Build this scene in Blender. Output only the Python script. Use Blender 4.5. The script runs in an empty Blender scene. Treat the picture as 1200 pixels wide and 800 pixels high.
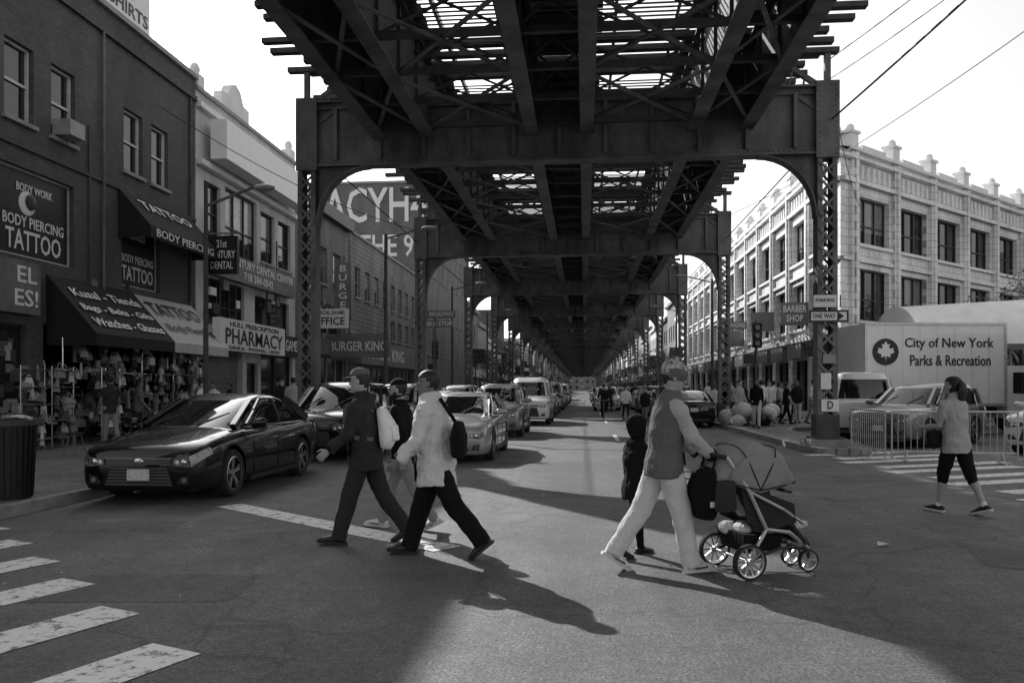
import bpy, bmesh, math, random
from mathutils import Vector, Matrix
V=Vector
R=random.Random(7)
scene=bpy.context.scene
rad=math.radians
# ------------------------------------------------------------------ materials
def mat(name,v,rough=.8,ns=0,na=0,bump=0,bs=40,metal=0,coat=0,spec=.5,bdist=.01,stretch=None):
    m=bpy.data.materials.new(name); m.use_nodes=True
    nt=m.node_tree; N=nt.nodes; L=nt.links; p=N['Principled BSDF']
    p.inputs['Base Color'].default_value=(v,v,v,1)
    p.inputs['Roughness'].default_value=rough
    p.inputs['Metallic'].default_value=metal
    p.inputs['Coat Weight'].default_value=coat
    p.inputs['Coat Roughness'].default_value=.04
    p.inputs['Specular IOR Level'].default_value=spec
    tc=N.new('ShaderNodeTexCoord'); vec=tc.outputs['Object']
    if stretch:
        mp=N.new('ShaderNodeMapping'); mp.inputs['Scale'].default_value=stretch
        L.new(vec,mp.inputs[0]); vec=mp.outputs[0]
    if ns:
        n=N.new('ShaderNodeTexNoise'); n.inputs['Scale'].default_value=ns; n.inputs['Detail'].default_value=5
        n.inputs['Roughness'].default_value=.65
        L.new(vec,n.inputs['Vector'])
        r=N.new('ShaderNodeMapRange'); r.inputs[1].default_value=.3; r.inputs[2].default_value=.7
        r.inputs[3].default_value=max(0,v*(1-na)); r.inputs[4].default_value=min(.9,v*(1+na))
        L.new(n.outputs[0],r.inputs[0]); L.new(r.outputs[0],p.inputs['Base Color'])
        r2=N.new('ShaderNodeMapRange'); r2.inputs[1].default_value=.3; r2.inputs[2].default_value=.7
        r2.inputs[3].default_value=max(0.02,rough*.88); r2.inputs[4].default_value=min(1,rough*1.1)
        L.new(n.outputs[0],r2.inputs[0]); L.new(r2.outputs[0],p.inputs['Roughness'])
    if bump:
        n2=N.new('ShaderNodeTexNoise'); n2.inputs['Scale'].default_value=bs; n2.inputs['Detail'].default_value=4
        L.new(vec,n2.inputs['Vector'])
        b=N.new('ShaderNodeBump'); b.inputs['Strength'].default_value=bump; b.inputs['Distance'].default_value=bdist
        L.new(n2.outputs[0],b.inputs['Height']); L.new(b.outputs[0],p.inputs['Normal'])
    return m
def brickmat(name,v,v2,mortar,w=.22,h=.075,ms=.012,bump=.5,rough=.85,off=.5,ns=.6):
    m=mat(name,v,rough); nt=m.node_tree; N=nt.nodes; L=nt.links; p=N['Principled BSDF']
    g=N.new('ShaderNodeNewGeometry'); s=N.new('ShaderNodeSeparateXYZ'); L.new(g.outputs['Position'],s.inputs[0])
    a=N.new('ShaderNodeMath'); a.operation='ADD'; L.new(s.outputs[0],a.inputs[0]); L.new(s.outputs[1],a.inputs[1])
    c=N.new('ShaderNodeCombineXYZ'); L.new(a.outputs[0],c.inputs[0]); L.new(s.outputs[2],c.inputs[1])
    b=N.new('ShaderNodeTexBrick'); b.offset=off; L.new(c.outputs[0],b.inputs['Vector'])
    b.inputs['Color1'].default_value=(v,v,v,1); b.inputs['Color2'].default_value=(v2,v2,v2,1); b.inputs['Mortar'].default_value=(mortar,)*3+(1,)
    b.inputs['Scale'].default_value=1; b.inputs['Brick Width'].default_value=w; b.inputs['Row Height'].default_value=h; b.inputs['Mortar Size'].default_value=ms
    n=N.new('ShaderNodeTexNoise'); n.inputs['Scale'].default_value=ns; n.inputs['Detail'].default_value=6; n.inputs['Roughness'].default_value=.7
    mp=N.new('ShaderNodeMapping'); mp.inputs['Scale'].default_value=(1,1,.45); L.new(g.outputs['Position'],mp.inputs[0]); L.new(mp.outputs[0],n.inputs['Vector'])
    r=N.new('ShaderNodeMapRange'); r.inputs[1].default_value=.3; r.inputs[2].default_value=.7; r.inputs[3].default_value=.62; r.inputs[4].default_value=1.22
    L.new(n.outputs[0],r.inputs[0])
    x=N.new('ShaderNodeVectorMath'); x.operation='SCALE'; L.new(b.outputs['Color'],x.inputs[0]); L.new(r.outputs[0],x.inputs['Scale'])
    L.new(x.outputs[0],p.inputs['Base Color'])
    bm_=N.new('ShaderNodeBump'); bm_.inputs['Strength'].default_value=bump; bm_.inputs['Distance'].default_value=.01; bm_.invert=True
    L.new(b.outputs['Fac'],bm_.inputs['Height']); L.new(bm_.outputs[0],p.inputs['Normal'])
    return m
def groundmat(name,v,kind):
    m=mat(name,v,.7); nt=m.node_tree; N=nt.nodes; L=nt.links; p=N['Principled BSDF']
    g=N.new('ShaderNodeNewGeometry')
    def noise(sc,det,lo,hi,a=.35,b=.65,vec=None):
        n=N.new('ShaderNodeTexNoise'); n.inputs['Scale'].default_value=sc; n.inputs['Detail'].default_value=det; n.inputs['Roughness'].default_value=.7
        L.new(vec or g.outputs['Position'],n.inputs['Vector'])
        r=N.new('ShaderNodeMapRange'); r.inputs[1].default_value=a; r.inputs[2].default_value=b; r.inputs[3].default_value=lo; r.inputs[4].default_value=hi
        L.new(n.outputs[0],r.inputs[0]); return n.outputs[0],r.outputs[0]
    def mul(a,b):
        x=N.new('ShaderNodeMath'); x.operation='MULTIPLY'
        for i,q in enumerate((a,b)):
            if isinstance(q,(int,float)): x.inputs[i].default_value=q
            else: L.new(q,x.inputs[i])
        return x.outputs[0]
    f1,a1=noise(45,4,.35,1.75,.38,.62)
    _,a2=noise(.35,5,.68,1.25)
    f3,a3=noise(2.2,6,.75,1.2)
    _,a5=noise(14,3,.7,1.3)
    col=mul(mul(mul(mul(a1,a2),a3),a5),v)
    if kind=='asphalt':
        mp=N.new('ShaderNodeMapping'); mp.inputs['Scale'].default_value=(1.1,.06,1); L.new(g.outputs['Position'],mp.inputs[0])
        _,a4=noise(1,4,.75,1.22,vec=mp.outputs[0]); col=mul(col,a4)
        vo=N.new('ShaderNodeTexVoronoi'); vo.feature='DISTANCE_TO_EDGE'; vo.inputs['Scale'].default_value=.28
        nw=N.new('ShaderNodeTexNoise'); nw.inputs['Scale'].default_value=1.2; nw.inputs['Detail'].default_value=6; L.new(g.outputs['Position'],nw.inputs['Vector'])
        ad=N.new('ShaderNodeVectorMath'); ad.operation='MULTIPLY_ADD'; ad.inputs[1].default_value=(1.3,1.3,0); L.new(nw.outputs['Color'],ad.inputs[0]); L.new(g.outputs['Position'],ad.inputs[2])
        L.new(ad.outputs[0],vo.inputs['Vector'])
        cr=N.new('ShaderNodeMapRange'); cr.inputs[1].default_value=0; cr.inputs[2].default_value=.008; cr.inputs[3].default_value=.45; cr.inputs[4].default_value=1
        L.new(vo.outputs['Distance'],cr.inputs[0]); col=mul(col,cr.outputs[0])
        _,sp=noise(1.7,3,1,.55,.66,.72); col=mul(col,sp)
        # worn stone aggregate: rough but strongly reflecting toward a low sun
        _,ro=noise(.8,4,.66,.8); L.new(ro,p.inputs['Roughness'])
        p.inputs['Specular IOR Level'].default_value=1.0
    else:
        b=N.new('ShaderNodeTexBrick'); b.offset=0; L.new(g.outputs['Position'],b.inputs['Vector'])
        b.inputs['Scale'].default_value=1; b.inputs['Brick Width'].default_value=1.5; b.inputs['Row Height'].default_value=1.5; b.inputs['Mortar Size'].default_value=.012
        b.inputs['Color1'].default_value=(1,1,1,1); b.inputs['Color2'].default_value=(.75,.75,.75,1); b.inputs['Mortar'].default_value=(.3,.3,.3,1)
        bw=N.new('ShaderNodeRGBToBW'); L.new(b.outputs['Color'],bw.inputs[0]); col=mul(col,bw.outputs[0])
        _,sp=noise(7,2,1,.5,.64,.68); col=mul(col,sp)
    L.new(col,p.inputs['Base Color'])
    bm_=N.new('ShaderNodeBump'); bm_.inputs['Strength'].default_value=.9; bm_.inputs['Distance'].default_value=.012
    L.new(f1,bm_.inputs['Height']); L.new(bm_.outputs[0],p.inputs['Normal'])
    return m
def paintmat():
    m=mat('road_paint',.62,.6); nt=m.node_tree; N=nt.nodes; L=nt.links; p=N['Principled BSDF']
    g=N.new('ShaderNodeNewGeometry')
    n=N.new('ShaderNodeTexNoise'); n.inputs['Scale'].default_value=9; n.inputs['Detail'].default_value=8; n.inputs['Roughness'].default_value=.78; L.new(g.outputs['Position'],n.inputs['Vector'])
    r=N.new('ShaderNodeMapRange'); r.inputs[1].default_value=.4; r.inputs[2].default_value=.48; r.inputs[3].default_value=.12; r.inputs[4].default_value=.75
    L.new(n.outputs[0],r.inputs[0]); L.new(r.outputs[0],p.inputs['Base Color']); return m
M={}
M['asphalt']=groundmat('asphalt',.085,'asphalt'); M['asphalt2']=groundmat('asphalt_patch',.055,'asphalt'); M['concrete']=groundmat('sidewalk_concrete',.2,'slab')
M['paint']=paintmat(); M['kerb']=mat('kerb_granite',.28,.8,6,.3,.4,60)
M['steel']=mat('painted_steel',.15,.6,1.3,.6,.3,30,spec=.4,stretch=(1,1,.5)); M['steel2']=mat('grimy_steel',.07,.7,2,.5,.2,30)
M['tie']=mat('timber_tie',.06,.9,3,.5,.4,30); M['rail']=mat('rail',.2,.4,metal=1)
M['brick_dark']=brickmat('dark_brick',.115,.08,.075); M['brick_gray']=brickmat('gray_brick',.22,.17,.13)
M['brick_light']=brickmat('painted_brick',.68,.62,.5); M['siding']=brickmat('siding',.24,.21,.07,w=3,h=.28,ms=.02)
M['terra']=brickmat('glazed_terracotta',.78,.72,.36,w=.62,h=.34,ms=.014,bump=.6,rough=.5)
M['stucco']=mat('white_stucco',.75,.8,1.2,.12,.2,60); M['stone']=mat('stone_trim',.3,.8,3,.25,.2,60)
M['trimdark']=mat('dark_trim',.03,.5); M['frame']=mat('window_frame',.3,.5,4,.2); M['framew']=mat('window_frame_white',.6,.5,4,.2)
M['glass']=mat('window_glass',.02,.06,spec=.8); M['glass2']=mat('window_glass_blind',.16,.12,5,.3,spec=.6); M['glass3']=mat('window_glass_curtain',.4,.2,5,.4,spec=.6)
M['shutter']=brickmat('roll_shutter',.25,.22,.06,w=9,h=.09,ms=.014,bump=1)
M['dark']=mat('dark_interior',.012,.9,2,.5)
M['black']=mat('black_plastic',.012,.5); M['rubber']=mat('tyre_rubber',.02,.85,30,.3); M['chrome']=mat('chrome',.7,.15,metal=1); M['alloy']=mat('alloy_wheel',.6,.3,metal=.9)
M['carglass']=mat('car_glass',.010,.03,spec=.7); M['lamp']=mat('headlamp',.16,.08,14,.8,coat=1,spec=.8); M['plate']=mat('licence_plate',.6,.5,30,.3); M['redlamp']=mat('tail_lamp',.08,.1,coat=1)
for k,v in dict(cblack=.004,cdark=.03,cgray=.12,csilver=.42,cwhite=.75,cmid=.25).items():
    M[k]=mat('car_paint_'+k[1:],v,.35,2,.06,metal=.5 if k in('csilver','cmid','cgray') else 0,coat=1,spec=.1 if k in('cblack','cdark') else .5)
M['awnblack']=mat('awning_black',.012,.8,6,.3,.2,12); M['awnlight']=mat('awning_light',.5,.7,4,.15,.2,12)
M['signwhite']=mat('sign_white',.8,.5,2,.06); M['signblack']=mat('sign_black',.015,.4,2,.3); M['signgray']=mat('sign_gray',.16,.5,2,.3)
M['letw']=mat('letter_white',.82,.5); M['letb']=mat('letter_black',.012,.5); M['letg']=mat('letter_gray',.3,.5)
M['skin']=mat('skin',.36,.5,12,.12,.15,120,bdist=.002); M['skind']=mat('skin_dark',.17,.5,12,.12,.15,120,bdist=.002)
M['hair']=mat('hair',.012,.55,40,.5,.8,160,bdist=.004,stretch=(1,1,.3)); M['lips']=mat('lips',.14,.5); M['eyew']=mat('eye_white',.5,.3); M['eyeb']=mat('eye_iris',.02,.2)
def cloth(n,v,na=.06,ns=60): 
    M[n]=mat('cloth_'+n,v,.9,ns,na,.8,14,spec=.2,bdist=.03,stretch=(1,1,.4)); return M[n]
for n,v in dict(t_dark=.02,t_dark2=.035,t_light=.66,t_gray=.13,t_mid=.42,t_white=.78,t_black=.008,p_dark=.035,p_black=.008,p_gray=.26,p_light=.62,canopy=.26).items(): cloth(n,v)
cloth('pattern',.35,.95,55); M['shoeb']=mat('shoe_black',.012,.4); M['shoew']=mat('shoe_white',.6,.6,30,.5); M['sole']=mat('shoe_sole',.6,.7)
M['leaf']=mat('foliage',.07,.6,3,.5); M['bark']=mat('bark',.08,.9,8,.4,.6,30)
M['galv']=mat('galvanised_steel',.5,.4,8,.2,metal=.6); M['bagw']=mat('plastic_bag_white',.6,.4,5,.2,.6,14); M['bagb']=mat('plastic_bag_black',.012,.25,5,.2,.8,14)
GOODS=[mat('goods_%d'%i,v,.6,20,.4) for i,v in enumerate((.02,.05,.2,.4,.7,.09,.3))]

# ------------------------------------------------------------------ mesh builder
class MB:
    def __init__(s): s.v=[]; s.f=[]; s.m=[]; s.mats=[]
    def mi(s,k):
        m=M[k] if isinstance(k,str) else k
        if m not in s.mats: s.mats.append(m)
        return s.mats.index(m)
    def add(s,vs,fs,k):
        o=len(s.v); s.v+= [tuple(q) for q in vs]; i=s.mi(k)
        for f in fs: s.f.append(tuple(o+a for a in f)); s.m.append(i)
    def hexa(s,c,k): s.add(c,[(0,3,2,1),(4,5,6,7),(0,1,5,4),(1,2,6,5),(2,3,7,6),(3,0,4,7)],k)
    def box(s,cx,cy,cz,sx,sy,sz,k,rz=0,mtx=None):
        c=[]
        for z in(-.5,.5):
            for x,y in((-.5,-.5),(.5,-.5),(.5,.5),(-.5,.5)):
                q=V((x*sx,y*sy,z*sz))
                if rz: q=Matrix.Rotation(rz,3,'Z')@q
                if mtx: q=mtx@q
                c.append(q+V((cx,cy,cz)))
        s.hexa(c,k)
    def beam(s,p,q,w,h,k,up=(0,0,1)):
        p=V(p);q=V(q);d=(q-p).normalized();u=V(up)
        if abs(d.dot(u))>.98:u=V((0,1,0)) if abs(d.y)<.9 else V((1,0,0))
        a=d.cross(u).normalized();b=a.cross(d)
        c=[e+a*(x*w/2)+b*(y*h/2) for e in(p,q) for x,y in((-1,-1),(1,-1),(1,1),(-1,1))]
        s.hexa(c,k)
    def prism(s,pts,vec,k):
        n=len(pts);vec=V(vec);a=[V(p) for p in pts];b=[p+vec for p in a]
        s.add(a+b,[tuple(range(n))[::-1],tuple(range(n,2*n))]+[(i,(i+1)%n,n+(i+1)%n,n+i) for i in range(n)],k)
    def cyl(s,p,q,r1,r2,n,k,caps=True):
        p=V(p);q=V(q);d=(q-p).normalized();u=V((0,0,1)) if abs(d.z)<.9 else V((1,0,0))
        a=d.cross(u).normalized();b=d.cross(a);vs=[]
        for e,r in((p,r1),(q,r2)):
            for i in range(n):
                t=2*math.pi*i/n; vs.append(e+a*(r*math.cos(t))+b*(r*math.sin(t)))
        fs=[(i,(i+1)%n,n+(i+1)%n,n+i) for i in range(n)]
        if caps: fs+=[tuple(range(n))[::-1],tuple(range(n,2*n))]
        s.add(vs,fs,k)
    def tube(s,pts,radii,k,side=(0,1,0),n=12,flat0=False,flat1=False):
        P=[V(p) for p in pts];Rr=[(r,r) if not isinstance(r,tuple) else r for r in radii]
        S=V(side);rings=[]
        T=[]
        for i in range(len(P)):
            a=P[max(0,i-1)];b=P[min(len(P)-1,i+1)];T.append((b-a).normalized())
        def ring(c,t,r):
            sd=S-t*S.dot(t)
            if sd.length<.05: sd=V((1,0,0))-t*t.x
            sd.normalize();fr=t.cross(sd)
            return [c+sd*(r[0]*math.cos(2*math.pi*j/n))+fr*(r[1]*math.sin(2*math.pi*j/n)) for j in range(n)]
        def sc(r,f): return (r[0]*f,r[1]*f)
        r0=min(Rr[0]);r1=min(Rr[-1])
        rings.append(ring(P[0]-T[0]*(.001 if flat0 else r0*.55),T[0],sc(Rr[0],.97 if flat0 else .78)))
        for c,t,r in zip(P,T,Rr): rings.append(ring(c,t,r))
        rings.append(ring(P[-1]+T[-1]*(.001 if flat1 else r1*.55),T[-1],sc(Rr[-1],.97 if flat1 else .78)))
        vs=[q for r in rings for q in r];m=len(rings)
        vs+=[P[0]-T[0]*(-.02 if flat0 else r0*.8),P[-1]+T[-1]*(-.02 if flat1 else r1*.8)]
        fs=[(i*n+j,i*n+(j+1)%n,(i+1)*n+(j+1)%n,(i+1)*n+j) for i in range(m-1) for j in range(n)]
        fs+=[(m*n,(j+1)%n,j) for j in range(n)]+[(m*n+1,(m-1)*n+j,(m-1)*n+(j+1)%n) for j in range(n)]
        s.add(vs,fs,k)
    def ell(s,c,r,k,seg=12,rg=8,mtx=None,half=False):
        c=V(c);vs=[];
        for i in range(rg+1):
            ph=(math.pi/2 if half else math.pi)*i/rg
            for j in range(seg):
                t=2*math.pi*j/seg;q=V((r[0]*math.sin(ph)*math.cos(t),r[1]*math.sin(ph)*math.sin(t),r[2]*math.cos(ph)))
                if mtx:q=mtx@q
                vs.append(c+q)
        s.add(vs,[(i*seg+j,i*seg+(j+1)%seg,(i+1)*seg+(j+1)%seg,(i+1)*seg+j) for i in range(rg) for j in range(seg)],k)
    def fb(s,F,s0,s1,z0,z1,o0,o1,k):
        p0,d,n=F
        c=[V((p0[0]+d[0]*a+n[0]*o,p0[1]+d[1]*a+n[1]*o,z)) for z in(z0,z1) for a,o in((s0,o0),(s1,o0),(s1,o1),(s0,o1))]
        s.hexa(c,k)
    def obj(s,name,parent=None,smooth=None,loc=(0,0,0),off=True,merge=False):
        me=bpy.data.meshes.new(name);me.from_pydata(s.v,[],s.f)
        for m in s.mats: me.materials.append(m)
        me.polygons.foreach_set('material_index',s.m)
        bm=bmesh.new();bm.from_mesh(me)
        if merge: bmesh.ops.remove_doubles(bm,verts=bm.verts,dist=1e-4)
        bmesh.ops.recalc_face_normals(bm,faces=bm.faces);bm.to_mesh(me);bm.free()
        if smooth is not None:
            me.polygons.foreach_set('use_smooth',[True]*len(me.polygons)); me.set_sharp_from_angle(angle=rad(smooth))
        me.update()
        o=bpy.data.objects.new(name,me);scene.collection.objects.link(o)
        o.location=loc
        if parent:
            o.parent=parent
            if off:o.location=V(loc)-parent.location
        return o
def empty(name,loc=(0,0,0),rz=0):
    e=bpy.data.objects.new(name,None);scene.collection.objects.link(e);e.location=loc;e.rotation_euler=(0,0,rz);e.empty_display_size=.2;return e
FIT=[]
def text(s,parent,c,right,w,h,k,off=True,name='lettering',up=(0,0,1)):
    cu=bpy.data.curves.new(name,'FONT');cu.body=s;cu.align_x='CENTER';cu.align_y='CENTER';cu.extrude=.004;cu.offset=.012;cu.size=1;cu.resolution_u=2
    cu.materials.append(M[k]);o=bpy.data.objects.new(name,cu);scene.collection.objects.link(o)
    r=V(right).normalized();u=V(up).normalized();n=r.cross(u).normalized();u=n.cross(r)
    m=Matrix((r,u,n)).transposed().to_4x4();o.rotation_euler=m.to_euler()
    o.parent=parent;o.location=V(c)-(parent.location if off else V((0,0,0)))
    FIT.append((o,w,h));return o
YP=(0,1,0);XP=(1,0,0)

# ------------------------------------------------------------------ world, sun, camera
az=V((-.59,.81,0)).normalized();el=rad(32.5)
sd=V((az.x*math.cos(el),az.y*math.cos(el),math.sin(el)))
w=bpy.data.worlds.new('World');scene.world=w;w.use_nodes=True
N=w.node_tree.nodes;L=w.node_tree.links;bg=N['Background']
sky=N.new('ShaderNodeTexSky');sky.sky_type='NISHITA';sky.sun_disc=False;sky.sun_elevation=el;sky.sun_rotation=math.atan2(az.x,az.y)
sky.air_density=1.6;sky.dust_density=3;sky.ozone_density=1
# blue-weighted black-and-white mix; channel weights also add gain to brighten the sky
sp_=N.new('ShaderNodeSeparateColor');L.new(sky.outputs[0],sp_.inputs[0])
def mth(op,a,b_):
    x=N.new('ShaderNodeMath');x.operation=op
    for i,q in enumerate((a,b_)):
        if isinstance(q,(int,float)):x.inputs[i].default_value=q
        else:L.new(q,x.inputs[i])
    return x.outputs[0]
g_=mth('ADD',mth('ADD',mth('MULTIPLY',sp_.outputs[0],.25),mth('MULTIPLY',sp_.outputs[1],.45)),mth('MULTIPLY',sp_.outputs[2],.85))
L.new(g_,bg.inputs['Color']);bg.inputs['Strength'].default_value=.145
sl=bpy.data.lights.new('sun','SUN');sl.energy=5;sl.angle=rad(.5);so=bpy.data.objects.new('sun',sl);scene.collection.objects.link(so)
so.rotation_euler=(-sd).to_track_quat('-Z','Y').to_euler();so.location=(-20,30,40)
cd=bpy.data.cameras.new('camera');co=bpy.data.objects.new('camera',cd);scene.collection.objects.link(co);scene.camera=co
cd.lens=28;cd.sensor_width=36;cd.shift_y=.0458;cd.clip_end=4000;co.location=(0,0,1.57);co.rotation_euler=(rad(90),0,rad(5.2))
scene.view_settings.view_transform='Standard';scene.view_settings.look='None';scene.view_settings.exposure=0

# ------------------------------------------------------------------ ground
b=MB();b.add([(-1500,-300,-.02),(1500,-300,-.02),(1500,3000,-.02),(-1500,3000,-.02)],[(0,1,2,3)],'concrete');b.obj('ground')
b=MB();b.add([(-70,-40,0),(90,-40,0),(90,520,0),(-70,520,0)],[(0,1,2,3)],'asphalt')
for (x,y,lx,ly,a) in((-3.4,6.0,1.5,.9,.1),(1.9,9.3,.9,2.6,.05),(-.6,14.5,1.1,5,.02),(4.4,7.6,1.6,1.0,-.3),(2.4,22,1.0,7,0),(5.0,14.5,1.2,1.0,.5),(-5.2,8.6,1.2,.7,.2)):
    c=[V((x,y,.003))+Matrix.Rotation(a,3,'Z')@V((sx*lx/2*R.uniform(.93,1.05),sy*ly/2*R.uniform(.93,1.05),0)) for sx,sy in((-1,-1),(1,-1),(1,1),(-1,1))]
    b.add(c,[(0,1,2,3)],'asphalt2')
b.obj('road')
def sidewalk(pts):
    b=MB();b.prism([(x,y,.0) for x,y in pts],(0,0,.14),'concrete')
    n=len(pts)
    for i in range(n):
        p=pts[i];q=pts[(i+1)%n]
        b.beam((p[0],p[1],.073),(q[0],q[1],.073),.17,.15,'kerb')
    b.obj('sidewalk')
def arc(cx,cy,r,a0,a1,n=8): return [(cx+r*math.cos(rad(a0+(a1-a0)*i/n)),cy+r*math.sin(rad(a0+(a1-a0)*i/n))) for i in range(n+1)]
sidewalk([(-7.05,500),(-40,500),(-40,6.6)]+arc(-9.05,8.6,2,-90,0)) 
sidewalk([(50,64),(50,500),(5.5,500),(5.5,20.4)]+arc(6.2,20.1,.65,180,360)+[(6.95,28),(7.6,30),(9.5,31.2),(14.1,32.6)])
b=MB()
def stripe(b,p,d,L_,w_,z=.006):
    p=V((p[0],p[1],z));d=V((d[0],d[1],0)).normalized();n=V((-d.y,d.x,0))*w_/2
    b.add([p-n,p+d*L_-n,p+d*L_+n,p+n],[(0,1,2,3)],'paint')
for i in range(9):
    e=V((-2.45,4.6))+V((-.73,.68))*1.13*(i-2); stripe(b,(e.x,e.y),(-.38,-.925),2.9,.42)
stripe(b,(-4.75,10.3),(3.08,-2.35),4.3,.36)
for i in range(9):
    e=V((6.0,12.6))+V((-.12,1))*(.95*(i-1)); stripe(b,(e.x+(.3 if i%2 else 0),e.y),(.9,.42),3.4,.4)
for i in range(30): stripe(b,(1.0,24+i*12),(0,1),3,.12)
b.obj('road_marking')
b=MB();b.cyl((2.9,12.2,.0),(2.9,12.2,.006),.34,.34,28,'steel')
for i in range(10):
    b.box(2.9,12.2-.27+.06*i,.008,.5-.04*abs(i-4.5),.02,.006,'rail')
b.obj('manhole_cover')
b=MB()
for i in range(70):
    x=R.uniform(-6.8,9);y=R.uniform(3.5,24);s=R.uniform(.005,.018);b.box(x,y,.008,s,s*R.uniform(.5,2),.008,R.choice(['letw','bagw','letg']),rz=R.uniform(0,3))
for (x,y) in((2.9,8.2),(-6.4,7.9)): b.prism([(x,y,.01),(x+.12,y+.02,.03),(x+.1,y+.09,.012),(x+.02,y+.08,.04)],(0,0,.004),'bagw')
b.obj('litter')

# ------------------------------------------------------------------ elevated railway
CX=-.64;SP=14.6
def bent_mesh():
    b=MB();C=6.65
    for sx in(-1,1):
        x=sx*C
        for e in(-1,1): b.box(x+e*.215,0,4.75,.05,.42,8.9,'steel'); b.box(x+e*.17,.20,4.75,.10,.022,8.9,'steel'); b.box(x+e*.17,-.20,4.75,.10,.022,8.9,'steel')
        z=.9
        while z<7.0:
            for yy in(-.222,.222):
                b.beam((x-.2,yy,z),(x+.2,yy,z+.42),.06,.016,'steel',up=(0,1,0)); b.beam((x+.2,yy+.018*(1 if yy>0 else -1),z),(x-.2,yy+.018*(1 if yy>0 else -1),z+.42),.06,.016,'steel',up=(0,1,0))
            z+=.42
        b.box(x,0,.55,.56,.48,.75,'steel2');b.box(x,0,.2,.95,.9,.22,'kerb');b.box(x,0,.33,.75,.7,.06,'steel2')
        b.box(x,0,8.25,.56,.5,1.9,'steel')
        cx=5.0;pts=[(sx*6.4,0,7.42)]+[(sx*(cx+1.4*math.cos(t)),0,5.85+1.55*math.sin(t)) for t in[math.pi/2*i/10 for i in range(11)]]
        b.prism([(p[0],-.02,p[2]) for p in pts],(0,.04,0),'steel')
        for i in range(1,len(pts)-1):
            b.beam(pts[i],pts[i+1],.36,.035,'steel',up=(0,0,1) if i>5 else (sx,0,0))
        b.beam((sx*6.7,0,9.0),(sx*5.3,0,10.0),.12,.12,'steel');b.beam((sx*6.4,0,8.6),(sx*4.75,0,9.8),.12,.12,'steel')
        for i in range(5):
            t=i/5;t2=(i+1)/5
            b.beam((sx*(6.7-1.4*t),.03,9.0+1.0*t),(sx*(6.4-1.65*t2),.03,8.6+1.2*t2),.05,.03,'steel');b.beam((sx*(6.4-1.65*t),-.03,8.6+1.2*t),(sx*(6.7-1.4*t2),-.03,9.0+1.0*t2),.05,.03,'steel')
        b.beam((sx*6.7,0,9.1),(sx*6.7,0,9.95),.14,.14,'steel')
    b.box(0,0,8.26,12.9,.04,1.66,'steel')
    for e in(-1,1):
        b.box(0,e*.06,7.52,12.8,.08,.14,'steel');b.box(0,e*.06,9.0,12.8,.08,.14,'steel')
    b.box(0,0,7.43,12.9,.42,.045,'steel');b.box(0,0,9.1,13.4,.46,.05,'steel')
    xs=[-5.9+i*1.18 for i in range(11)]
    for x in xs:
        for e in(-1,1): b.box(x,e*.09,8.26,.1,.13,1.36,'steel')
        for i in range(9): b.box(x+.08,-.03,7.72+i*.14,.03,.03,.03,'steel')
    for i in range(100):
        for zz in(7.53,8.99): b.box(-6.3+i*.127,-.107,zz,.032,.022,.032,'steel')
    for sx in(-1,1):
        for i in range(14):
            for q in(-.2,.2): b.box(sx*C+q,-.258,7.4+i*.13,.03,.02,.03,'steel')
    o=b.obj('bent');return o
def span_mesh():
    b=MB();Ln=SP
    for x in(-4.7,-3.4,-.7,.7,3.4,4.7):
        b.box(x,Ln/2,9.0,.03,Ln-.1,1.75,'steel2');b.box(x,Ln/2,8.11,.34,Ln-.12,.04,'steel');b.box(x,Ln/2,9.88,.34,Ln-.12,.04,'steel2')
        for i in range(1,8):
            b.box(x,i*Ln/8,9.0,.16,.08,1.68,'steel2')
    for i in range(9):
        y=.35+i*(Ln-.7)/8
        for z in(8.35,):
            b.box(0,y,z,9.3,.12,.14,'steel2')
        for x0,x1 in((-3.4,-.7),(.7,3.4),(-.7,.7)):
            b.beam((x0,y+.08,8.4),(x1,y+.08,9.6),.09,.03,'steel2');b.beam((x1,y+.12,8.4),(x0,y+.12,9.6),.09,.03,'steel2')
    n=4
    for i in range(n):
        y0=.35+i*(Ln-.7)/n;y1=y0+(Ln-.7)/n
        for x0,x1 in((-3.4,-.7),(.7,3.4),(-4.7,-3.4),(3.4,4.7)):
            b.beam((x0,y0,8.2),(x1,y1,8.2),.09,.04,'steel');b.beam((x1,y0,8.27),(x0,y1,8.27),.09,.04,'steel')
    for x,wd in((0,1.5),(-4.05,2.0),(4.05,2.0)):
        y=0
        while y<Ln-.3:
            b.box(x,y+.14,10.14,wd*R.uniform(.97,1.03),.25,.05,'tie');y+=.285 if R.random()<.94 else .5
    opens=((.9,3.7),(5.6,8.4),(10.4,13.2))
    y=.2
    while y<Ln:
        le=R.uniform(6.35,7.25);ri=R.uniform(6.35,7.0)
        op=any(a<y<c for a,c in opens)
        if op:
            b.box(-(3.0+le)/2,y,10.02,le-3.0,.2,.12,'tie');b.box((3.0+ri)/2,y,10.02,ri-3.0,.2,.12,'tie');b.box(0,y,10.02,2.1,.2,.12,'tie')
            for q in(.0,.2,.4):
                for e in(-2.0,2.0): b.box(e,y+q,9.98,2.2,.05,.025,'steel2')
        else: b.box((ri-le)/2,y,10.02,le+ri,.22,.13,'tie')
        y+=.6
    for x in(-2.75,-1.35,1.35,2.75): b.box(x,Ln/2,10.17,.08,Ln,.14,'rail')
    for e in(-1,1):
        b.box(e*5.35,Ln/2,9.9,.12,Ln,.2,'steel2')
    return b.obj('deck_span')
er=empty('elevated_railway',(CX,6,0))
bo=bent_mesh();sp=span_mesh()
bm0,sm0=bo.data,sp.data
bpy.data.objects.remove(bo);bpy.data.objects.remove(sp)
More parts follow.
